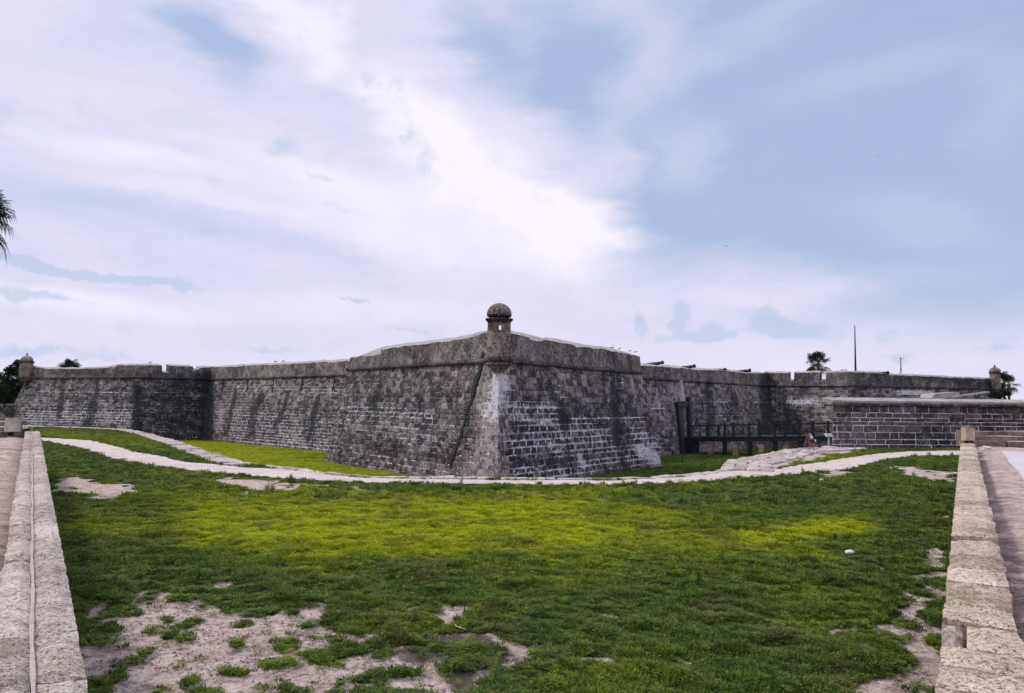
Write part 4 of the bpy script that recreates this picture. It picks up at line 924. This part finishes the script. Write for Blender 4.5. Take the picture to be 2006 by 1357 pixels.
def gn_group():
    g = bpy.data.node_groups.new('scatter', 'GeometryNodeTree'); g.interface.new_socket('Geometry', in_out='INPUT', socket_type='NodeSocketGeometry'); g.interface.new_socket('Geometry', in_out='OUTPUT', socket_type='NodeSocketGeometry')
    gi = g.nodes.new('NodeGroupInput'); go = g.nodes.new('NodeGroupOutput'); ip = g.nodes.new('GeometryNodeInstanceOnPoints'); ci = g.nodes.new('GeometryNodeCollectionInfo')
    ci.inputs['Collection'].default_value = gcol; ci.inputs['Separate Children'].default_value = True; ci.inputs['Reset Children'].default_value = True; ip.inputs['Pick Instance'].default_value = True
    def na(n, t): a = g.nodes.new('GeometryNodeInputNamedAttribute'); a.data_type = t; a.inputs[0].default_value = n; return [s for s in a.outputs if s.enabled][0]
    g.links.new(gi.outputs[0], ip.inputs['Points']); g.links.new(ci.outputs[0], ip.inputs['Instance']); g.links.new(na('idx', 'INT'), ip.inputs['Instance Index'])
    eu = g.nodes.new('FunctionNodeEulerToRotation'); g.links.new(na('rot', 'FLOAT_VECTOR'), eu.inputs[0]); g.links.new(eu.outputs[0], ip.inputs['Rotation']); g.links.new(na('scl', 'FLOAT_VECTOR'), ip.inputs['Scale']); g.links.new(ip.outputs[0], go.inputs[0]); return g
GN = gn_group()
def scatter(name, P, scl, tone, dry, label):
    n = len(P); me = bpy.data.meshes.new(name); me.vertices.add(n); me.vertices.foreach_set('co', P.astype('f').ravel())
    def at(nm, ty, key, arr): a = me.attributes.new(nm, ty, 'POINT'); a.data.foreach_set(key, arr)
    rot = np.zeros((n, 3), 'f'); rot[:, :2] = rng.normal(0, .12, (n, 2)); rot[:, 2] = rng.uniform(0, 6.28, n)
    at('rot', 'FLOAT_VECTOR', 'vector', rot.ravel()); at('scl', 'FLOAT_VECTOR', 'vector', scl.astype('f').ravel()); at('tone', 'FLOAT', 'value', tone.astype('f')); at('dry', 'FLOAT', 'value', dry.astype('f')); at('idx', 'INT', 'value', np.where(rng.random(n) < .05, rng.integers(6, 8, n), rng.integers(0, 6, n)).astype('i'))
    o = link(name, me, M_grass); md = o.modifiers.new('scatter', 'NODES'); md.node_group = GN; tag(o, label, kind='stuff'); return o
def sample_lawn(n, y0, y1, size, seed):
    y = np.sqrt(rng.uniform(y0**2, y1**2, n)); t = rng.uniform(0, 1, n); xl, xr = LW(y)+.05, np.where(y < 34, RW(y), RW(y)+4)
    x = xl+(xr-xl)*t; z = lawn_z(y); b, d, l = masks(x, y, z); inp_ = inpoly(x+rng.normal(0, .10, n), y+rng.normal(0, .12, n), path_poly); ok = inpoly(x, y, cw_poly) & ~inp_
    cop = np.zeros(n, bool)
    r = rng.random(n); bj = b+rng.normal(0, .10, n); keepp = ok & ((bj < .42) | (r < .035*(b < .8)+.012))
    # coping strips stay clear
    rimxy = np.array([(p.x, p.y) for p in rp]); px, py = proj(np.stack([x, y, z], 1))
    near = np.full(n, 99.0)
    for k in range(len(rimxy)-1):
        ax, ay = rimxy[k]; bx, by = rimxy[k+1]; dx, dy = bx-ax, by-ay; tt = np.clip(((x-ax)*dx+(y-ay)*dy)/(dx*dx+dy*dy), 0, 1); near = np.minimum(near, np.hypot(x-ax-tt*dx, y-ay-tt*dy))
    wd = np.where(px < 485, 1.05, np.where(px < 1418, .3, 2.2)); keepp &= near > wd
    x, y, z, b, l = x[keepp], y[keepp], z[keepp], b[keepp], l[keepp]
    cl = fbm(x*2.6, y*2.6, 3, 9); hh = .45+1.15*np.clip((cl-.30)*2.3, 0, 1); edge = np.clip(1-(b/.45), .45, 1)
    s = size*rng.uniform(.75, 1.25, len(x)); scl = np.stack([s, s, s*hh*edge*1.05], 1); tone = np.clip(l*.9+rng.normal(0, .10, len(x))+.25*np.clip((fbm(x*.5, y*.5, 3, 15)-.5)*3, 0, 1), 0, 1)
    z = z+hillocks(x, y)*(1-b); dry = np.clip((fbm(x*1.6, y*1.6, 3, 91)-.62)*3, 0, .35)+(rng.random(len(x)) < .03)*.5
    return np.stack([x, y, z], 1), scl, tone, dry
parts_ = [sample_lawn(42000, 6.5, 13, 1.0, 1), sample_lawn(60000, 13, 24, 1.25, 2), sample_lawn(90000, 24, 98, 2.0, 3)]
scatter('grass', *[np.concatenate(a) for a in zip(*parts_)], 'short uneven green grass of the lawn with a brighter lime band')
def sample_moat(n):
    y = rng.uniform(30, 100, n); x = rng.uniform(-45, 32, n); ok = ~inpoly(x, y, cw_poly)
    fp = [(p.x, p.y) for p in [offs(i, 1.15) for i in range(len(PLAN))]]+[(80, 160), (-80, 160)]; ok &= ~inpoly(x, y, fp)
    px, py = proj(np.stack([x, y, floor_z(y)], 1)); ok &= (px > 200) & (px < 1660); x, y = x[ok], y[ok]
    l = np.where(x < -3, 1, 0)*np.clip((fbm(x*.25, y*.25, 3, 4)-.1)*2.4, 0, 1)*.85*np.clip((y-33-abs(x+8)*.05)/6, .12, 1)
    s = rng.uniform(1.6, 2.6, len(x)); return np.stack([x, y, floor_z(y)], 1), np.stack([s, s, s*.8], 1), np.clip(l+rng.normal(0, .07, len(x)), 0, 1), (rng.random(len(x)) < .05)*.4
scatter('moat_grass', *sample_moat(110000), 'mown grass on the moat floor')

# ------------------------------------------------------------------ palms and trees
def sabal(px, py, Y, rad, label, group=None, zb=None, nl=34, seed=1, clip=None, deadn=5, shift=(0, 0)):
    rd = random.Random(seed); d = ray(px, py); c_ = Vector((d.x/d.y*Y, Y, EYE+d.z/d.y*Y)); zb = EYE-7.3 if zb is None else zb
    e = empty('palm_tree', (c_.x, c_.y, zb), label, 'palm tree', group); h = c_.z-zb; mb = MB(); n = 10; ns = 12; vs = []
    for k in range(ns+1):
        t = k/ns; r_ = .17+.06*(1-t)+.015*(k % 2)+(.05 if t > .9 else 0)
        for i in range(n): a = 2*math.pi*i/n; vs.append((r_*math.cos(a), r_*math.sin(a), t*h))
    mb.add(vs, [(k*n+i, k*n+(i+1) % n, (k+1)*n+(i+1) % n, (k+1)*n+i) for k in range(ns) for i in range(n)]); mb.build('trunk', M_trunk, e, smooth=True)
    def fan(dirv, plen, flen, nseg, mbx, droop):
        base = Vector((0, 0, h)); tip = base+dirv*plen+Vector((0, 0, -droop*.25*plen)); mbx.bar(base, tip, .02, 4)
        up = Vector((0, 0, 1)) if abs(dirv.z) < .9 else Vector((1, 0, 0)); s_ = dirv.cross(up).normalized(); u_ = s_.cross(dirv).normalized()
        for k in range(nseg):
            a = R(-115+230*k/(nseg-1))+rd.uniform(-.04, .04); dd = (dirv*math.cos(a)+s_*math.sin(a)); L1 = flen*(.72+.28*math.cos(a*.7))*rd.uniform(.85, 1.08)
            w = .034*flen/.8; fold = u_*(.02 if k % 2 else -.02); m1 = tip+dd*L1*.5+fold+Vector((0, 0, -.05*droop*L1)); m2 = tip+dd*L1*.82+Vector((0, 0, -(.18+.3*droop)*L1*.6)); tp = tip+dd*L1+Vector((0, 0, -(.35+.65*droop)*L1*rd.uniform(.7, 1.2)))
            wd = dd.cross(u_).normalized()*w; mbx.add([tip, m1+wd, m1-wd, m2+wd*.7, m2-wd*.7, tp], [(0, 1, 2), (1, 3, 4, 2), (3, 5, 4)])
    for k in range(nl):
        a = rd.uniform(0, 6.283); el_ = R(rd.uniform(-38, 85)) if k > 4 else R(rd.uniform(50, 88)); dv = Vector((math.cos(a)*math.cos(el_), math.sin(a)*math.cos(el_), math.sin(el_)))
        m1 = MB(); fan(dv, rad*rd.uniform(.42, .58), rad*rd.uniform(.42, .56), 20, m1, max(.1, .75-math.sin(el_))*.8); m1.build('frond', M_frond, e)
    for k in range(deadn):
        a = rd.uniform(0, 6.283); el_ = R(rd.uniform(-80, -50)); dv = Vector((math.cos(a)*math.cos(el_), math.sin(a)*math.cos(el_), math.sin(el_))); m1 = MB(); fan(dv, rad*.4, rad*.4, 12, m1, .6); o = m1.build('dead_frond', M_dead, e)
    return e
sabal(1603, 710, 130, 2.5, 'lone fan palm rising behind the right bastion parapet', seed=4, nl=44)
sabal(136, 728, 122, 2.5, 'palm whose frond tips just show over the left bastion parapet', seed=5, nl=40, deadn=0)
sabal(1976, 752, 122, 1.9, 'palm partly hidden behind the far right sentry box', seed=6, nl=30)
sabal(-48, 422, 26, 1.35, 'tall palm at the left edge reaching in from outside the picture', seed=12, zb=EYE-2.4, nl=70, deadn=9)
def leafy(px, py, Y, rx, rz_, label, cat='tree', name='oak_tree', seed=1, nleaf=2600, group=None, zb=None, lobes=7, bs=.28):
    rd = random.Random(seed); d = ray(px, py); c_ = Vector((d.x/d.y*Y, Y, EYE+d.z/d.y*Y)); zb = EYE-7.3 if zb is None else zb; e = empty(name, (c_.x, c_.y, zb), label, cat, group); h = c_.z-zb
    tr = MB(); lob = []
    tr.bar((0, 0, 0), (0, 0, h*.75), .28, 8, .18)
    for k in range(lobes):
        a = rd.uniform(0, 6.283); r_ = rx*rd.uniform(.2, .75); q = Vector((r_*math.cos(a), r_*math.sin(a)*.8, h+rz_*rd.uniform(-.65, .7))); lob.append((q, rx*rd.uniform(.25, .45))); tr.bar((0, 0, h*.6), q, .12, 5, .03)
    tr.build('trunk', M_trunk, e); mb = MB()
    for k in range(nleaf):
        q, r_ = lob[rd.randrange(len(lob))]; v = Vector((rd.gauss(0, 1), rd.gauss(0, 1), rd.gauss(0, 1))).normalized()*r_*rd.uniform(.4, 1.08); v.z *= .75; p = q+v; a = Vector((rd.gauss(0, 1), rd.gauss(0, 1), rd.gauss(0, 1))).normalized(); b = a.cross(Vector((rd.gauss(0, 1), rd.gauss(0, 1), rd.gauss(0, 1)))).normalized(); s_ = bs*rd.uniform(.5, 1.1)
        mb.add([p-a*s_, p+b*s_*.5, p+a*s_, p-b*s_*.5], [(0, 1, 2, 3)])
    mb.build('crown', M_tree, e); return e
leafy(31, 741, 128, 2.6, 3.6, 'tall ragged dark tree right beside the far left sentry box', seed=3, nleaf=1500, lobes=6)
leafy(4, 748, 120, 3.6, 2.6, 'broad dark tree at the left edge behind the boundary wall', seed=8, nleaf=2200)
leafy(20, 775, 118, 5.2, 2.4, 'dense low dark tree between the boundary wall and the fortress', seed=9, nleaf=4200, lobes=13)
leafy(-25, 770, 121, 4.5, 3.0, 'dark tree cut off by the left edge', seed=19, nleaf=2600, lobes=10)
leafy(1958, 772, 100, 1.5, .5, 'clipped dark bush on the outwork below the far right sentry box', cat='bush', name='bush', seed=10, nleaf=1500, zb=EYE-.3, lobes=9, bs=.16)
leafy(1968, 744, 116, 1.6, 1.3, 'thin shrub showing against the sky right of the far right sentry box', cat='bush', name='bush', seed=21, nleaf=500, lobes=5, bs=.2)

# ------------------------------------------------------------------ small things
p = gp(1676, 724, 104); top = gp(1676.3, 640, 104); e = empty('flagpole', (p.x, p.y, ZC-.9), 'bare dark flagpole rising from the right bastion', 'flagpole'); h = top.z-(ZC-.9)
mb = MB(); mb.bar((0, 0, 0), (0, 0, h), .17, 10, .06); mb.build('pole', M_pole, e, smooth=True); mb = MB(); mb.lathe([(0, h+.16), (.08, h+.1), (.09, h+.04), (.03, h), (.0, h)], n=10); mb.build('finial', M_pole, e); mb = MB(); mb.box((0, 0, .2), (.7, .7, .4)); mb.build('base', M_top, e)
# sailing boat far behind: only its mast shows
Ym = 260; p = gp(1764.5, 727, Ym); top = gp(1764.3, 700, Ym); zb = EYE-7.2; e = empty('sailing_boat', (p.x, p.y, zb), 'far sailing boat whose thin bare mast with rigging shows over the right bastion', 'boat')
mb = MB(); mb.bar((0, 0, 1), (0, 0, top.z-zb), .18, 6, .10); mb.box((.4, 0, top.z-zb-.3), (1.2, .1, .1)); mb.build('mast', M_pole, e)
mb = MB(); mb.bar((0, 0, top.z-zb-3), (3.2, 0, 1.2), .05, 4); mb.bar((0, 0, top.z-zb-3), (-3.2, 0, 1.2), .04, 4); mb.bar((1.0, 0, 1.2), (.2, 0, top.z-zb-.5), .05, 4); mb.build('rigging', M_pole, e)
mb = MB(); mb.add([(-5, 0, 1.4), (-3.5, -1.3, 1.2), (3, -1.4, 1.2), (5, -1, 1.3), (5, 1, 1.3), (3, 1.4, 1.2), (-3.5, 1.3, 1.2), (-4, 0, .1), (4, -.6, .1), (4, .6, .1)], [(0,1,2,3,4,5,6), (0,7,8,2,1), (2,8,3), (3,8,9,4), (4,9,5), (5,9,7,0,6), (7,9,8)]); mb.build('hull', M_hull, e)
# birds
def bird(px, py, Y, s, label, fly=False, group=None, flip=1):
    c_ = gp(px, py, Y); mb = MB(); vs = []
    prof_ = [(-.5, .0, .015), (-.30, .0, .05), (-.05, .03, .11), (.15, .07, .12), (.28, .13, .07), (.36, .18, .075), (.44, .19, .05), (.56, .17, .008)]; n = 7
    for x, z, r_ in prof_:
        for i in range(n): a = 2*math.pi*i/n; vs.append((flip*x*s, r_*s*math.cos(a), (z+r_*math.sin(a))*s))
    fs = [(k*n+i, k*n+(i+1) % n, (k+1)*n+(i+1) % n, (k+1)*n+i) for k in range(len(prof_)-1) for i in range(n)]; mb.add(vs, fs)
    e = empty('bird', c_, label, 'bird', group); mb.build('body', M_bird, e, smooth=True)
    if fly:
        for sd_ in (-1, 1):
            w = MB(); w.add([(.2*s, 0, .08*s), (-.15*s, 0, .08*s), (-.2*s, sd_*.5*s, .3*s), (.25*s, sd_*.45*s, .3*s), (-.25*s, sd_*1.1*s, .18*s)], [(0, 1, 2, 3), (3, 2, 4)]); o = w.build('wing', M_bird, e)
        e.rotation_euler = (R(10), 0, R(75))
    else:
        for sd_ in (-1, 1): w = MB(); w.bar((0, sd_*.05*s, 0), (.02*s, sd_*.05*s, -.2*s), .012*s, 4); w.build('leg', M_bird, e)
for k, (x, y, Y, s, fl) in enumerate([(1199, 680.8, 51.5, .30, 1), (1213, 683, 52.5, .28, 1), (1234, 687.5, 55, .27, 1), (1244, 689.5, 56, .30, 1)]):
    bird(x, y, Y, s, ['leftmost of the four dark birds perched on the near bastion parapet', 'second of the four dark birds from the sentry box, perched on the near bastion parapet', 'third of the four dark birds from the sentry box on the near bastion parapet', 'dark bird perched at the right end of the near bastion parapet'][k], group='dark birds perched on the near bastion', flip=fl)
bird(539, 708.5, 84, .45, 'small dark bird on the left curtain wall, the left one of a pair', group='birds on the left curtain wall'); bird(554.5, 707.5, 83, .45, 'small dark bird on the left curtain wall, the right one of a pair', group='birds on the left curtain wall')
bird(1649.5, 725, 98, .5, 'dark bird on the right bastion, left one of two beside the flagpole', group='birds beside the flagpole'); bird(1656.5, 725, 98.5, .5, 'dark bird on the right bastion, nearer of two to the flagpole', group='birds beside the flagpole')
bird(294, 710.5, 96, .5, 'single dark bird on the merlon of the left bastion')
bird(1422, 483, 90, .42, 'dark bird flying in the sky above the right curtain wall', True); bird(1720, 306, 150, .3, 'tiny dark speck of a bird high in the blue sky at right', True); bird(1443, 560, 140, .3, 'tiny bird low in the sky under the larger flying one', True)
# information sign
g = gl(1624, 877); e = empty('information_sign', g, 'white slanted information sign on a post beside the person', 'sign')
mb = MB(); mb.box((0, 0, .5), (.13, .13, 1.0)); mb.build('post', M_white, e); mb = MB(); mb.box((0, 0, 1.02), (.64, .5, .04), rot=Matrix.Rotation(R(28), 3, 'X')); mb.build('panel', M_white, e)
mb = MB(); mb.box((0, -.012, 1.048), (.54, .40, .012), rot=Matrix.Rotation(R(28), 3, 'X')); mb.build('printed_face', simple('sign_print', (.5, .5, .52), .5, .25, 14), e)
# litter
g = gl(1665, 1088); mb = MB(); rd = random.Random(3); bm = bmesh.new(); bmesh.ops.create_icosphere(bm, subdivisions=3, radius=.085)
for v in bm.verts:
    n_ = v.co.normalized(); k = .7+.6*float(fbm(n_.x*3+5, n_.y*3+n_.z*4, 3, 2)); v.co = Vector((v.co.x*k*1.1, v.co.y*k*.8, v.co.z*k*.55))
me = bpy.data.meshes.new('litter'); bm.to_mesh(me); bm.free(); me.color_attributes.new('w', 'FLOAT_COLOR', 'POINT'); o = link('crumpled_bag', me, M_litter); o.location = g+Vector((0, 0, .07)); tag(o, 'crumpled white plastic lying alone on the grass at right', 'litter')
# pebbles and crumbs of turf on the bare ground
pb = MB(); npb = 0
yy = np.sqrt(rng.uniform(6.8**2, 15**2, 60000)); xx = LW(yy)+(RW(yy)-LW(yy))*rng.random(60000); b_, d_, l_ = masks(xx, yy, lawn_z(yy)); sel = np.where((b_ > .5) & (fbm(xx*2, yy*2, 3, 33) > .5))[0][:2600]
for k_ in sel:
    r_ = random.choice([.004, .005, .007, .009, .012, .018]); c0 = Vector((xx[k_], yy[k_], float(lawn_z(yy[k_]))-.03)); q = [c0+Vector((random.uniform(.6, 1.3)*r_*math.cos(a), random.uniform(.6, 1.3)*r_*math.sin(a), 0)) for a in (0, 1.3, 2.5, 3.8, 5.1)]
    t = c0+Vector((0, 0, r_*.8)); pb.add(q+[t], [(i, (i+1) % 5, 5) for i in range(5)], [(random.choice([0, .9, .9]), 0, 0, random.random())]*6)
o = pb.build('pebbles', M_soil); tag(o, 'small pebbles and crumbs of turf scattered on the bare sand', kind='stuff')
# twig and small stones on the bare ground
g = gl(898, 1232); mb = MB(); mb.bar((-.05, .1, .02), (.0, -.02, .03), .008, 5, .006); mb.bar((0, -.02, .03), (.10, -.07, .02), .007, 5, .003); mb.bar((0, -.02, .03), (.05, .03, .04), .005, 5, .002); o = mb.build('twig', M_rim); o.location = g; tag(o, 'small pale forked twig on dark soil in front of the lawn', 'twig')
st_lbl = ['white stone at the foot of the steps by the right walkway, left one', 'white stone at the foot of the steps by the right walkway, right one']
for k, (x, y) in enumerate([(1930, 876), (1938, 877)]):
    g = gz(x, y, EYE-1.82); bm = bmesh.new(); bmesh.ops.create_icosphere(bm, subdivisions=2, radius=.09)
    for v in bm.verts: v.co = Vector((v.co.x*(1.2+.3*math.sin(v.co.y*40)), v.co.y, v.co.z*.7))
    me = bpy.data.meshes.new('rock'); bm.to_mesh(me); bm.free(); me.color_attributes.new('w', 'FLOAT_COLOR', 'POINT'); o = link('rock', me, M_white); o.location = g; tag(o, st_lbl[k], 'rock', 'white stones by the steps')

# ------------------------------------------------------------------ person bending forward at the moat edge
g = gl(1592, 884.5)
pe = empty('person', g, 'person in white tank top and navy shorts bending forward at the moat edge', 'person')
def skin(name, verts, edges, mat_, parent, root=0, sub=2):
    me = bpy.data.meshes.new(name); me.from_pydata([v[:3] for v in verts], edges, []); o = link(name, me, mat_, parent)
    m_ = o.modifiers.new('skin', 'SKIN'); 
    if not me.skin_vertices: 
        bm = bmesh.new(); bm.from_mesh(me); bm.verts.layers.skin.verify(); bm.to_mesh(me); bm.free()
    for k, v in enumerate(verts):
        r_ = v[3] if isinstance(v[3], tuple) else (v[3], v[3]); me.skin_vertices[0].data[k].radius = r_; me.skin_vertices[0].data[k].use_root = (k == root)
    m_.use_smooth_shade = True; s_ = o.modifiers.new('sub', 'SUBSURF'); s_.levels = sub; s_.render_levels = sub; return o
# x: negative is towards the fortress side (left in the picture)
V = [(0, 0, .86, .125), (-.07, 0, 1.0, .115), (-.17, 0, 1.14, .12), (-.27, 0, 1.24, .105), (-.34, 0, 1.27, .05), (-.37, 0, 1.29, .055),
     (.0, -.09, .80, .095), (-.04, -.10, .46, .062), (.02, -.10, .22, .052), (.05, -.10, .07, .038), (-.08, -.10, .03, .032),
     (.0, .09, .80, .095), (-.16, .12, .48, .062), (-.18, .13, .24, .052), (-.20, .13, .07, .038), (-.33, .13, .03, .032),
     (-.26, -.16, 1.20, .055), (-.30, -.22, .96, .042), (-.36, -.20, .74, .032), (-.38, -.20, .65, .028),
     (-.26, .16, 1.20, .055), (-.33, .21, .96, .042), (-.40, .18, .75, .032), (-.42, .18, .66, .028)]
Ed = [(0,1),(1,2),(2,3),(3,4),(4,5),(0,6),(6,7),(7,8),(8,9),(9,10),(0,11),(11,12),(12,13),(13,14),(14,15),(3,16),(16,17),(17,18),(18,19),(3,20),(20,21),(21,22),(22,23)]
skin('body', V, Ed, M_skin, pe)
for sd_, hx, hy in ((-1, -.385, -.20), (1, -.425, .18)):
    for k in range(5):
        a = (k-2)*.014; ln = [.05, .075, .08, .075, .06][k]
        skin('finger', [(hx, hy+a*.6, .655, .010), (hx-.012, hy+a, .655-ln*.5, .009), (hx-.006-.02*(k == 0), hy+a*1.3, .655-ln, .007)], [(0, 1), (1, 2)], M_skin, pe, sub=1)
skin('head', [(-.37, 0, 1.28, .07), (-.43, 0, 1.31, (.095, .105)), (-.49, 0, 1.30, (.09, .10)), (-.53, 0, 1.26, .06)], [(0, 1), (1, 2), (2, 3)], M_skin, pe)
skin('nose', [(-.53, 0, 1.235, .02), (-.565, 0, 1.225, .012)], [(0, 1)], M_skin, pe, sub=1)
skin('hair', [(-.36, 0, 1.34, .085), (-.43, 0, 1.365, .105), (-.50, 0, 1.355, .095), (-.545, 0, 1.31, .05)], [(0, 1), (1, 2), (2, 3)], M_hair, pe)
skin('ponytail', [(-.36, -.02, 1.34, .04), (-.33, -.05, 1.36, .045), (-.31, -.10, 1.30, .025)], [(0, 1), (1, 2)], M_hair, pe)
skin('tank_top', [(-.03, 0, .93, .135), (-.08, 0, 1.02, .13), (-.175, 0, 1.15, .137), (-.26, 0, 1.235, .12), (-.30, 0, 1.255, .085)], [(0, 1), (1, 2), (2, 3), (3, 4)], M_shirt, pe)
skin('shorts', [(-.015, 0, .93, .137), (0, 0, .85, .14), (0, -.09, .76, .108), (-.02, -.10, .60, .088), (0, .09, .76, .108), (-.09, .11, .60, .088)], [(0, 1), (1, 2), (2, 3), (1, 4), (4, 5)], M_short, pe)
for x, y in ((.02, -.10), (-.24, .13)):
    mb = MB(); mb.box((x-.03, y, .025), (.27, .10, .05), taper=.85); mb.build('shoe', M_hair, pe)
hb = MB(); hb.box((.15, -.13, .82), (.13, .06, .17), rz=.3, taper=.8); o = hb.build('waist_bag', M_white, pe)
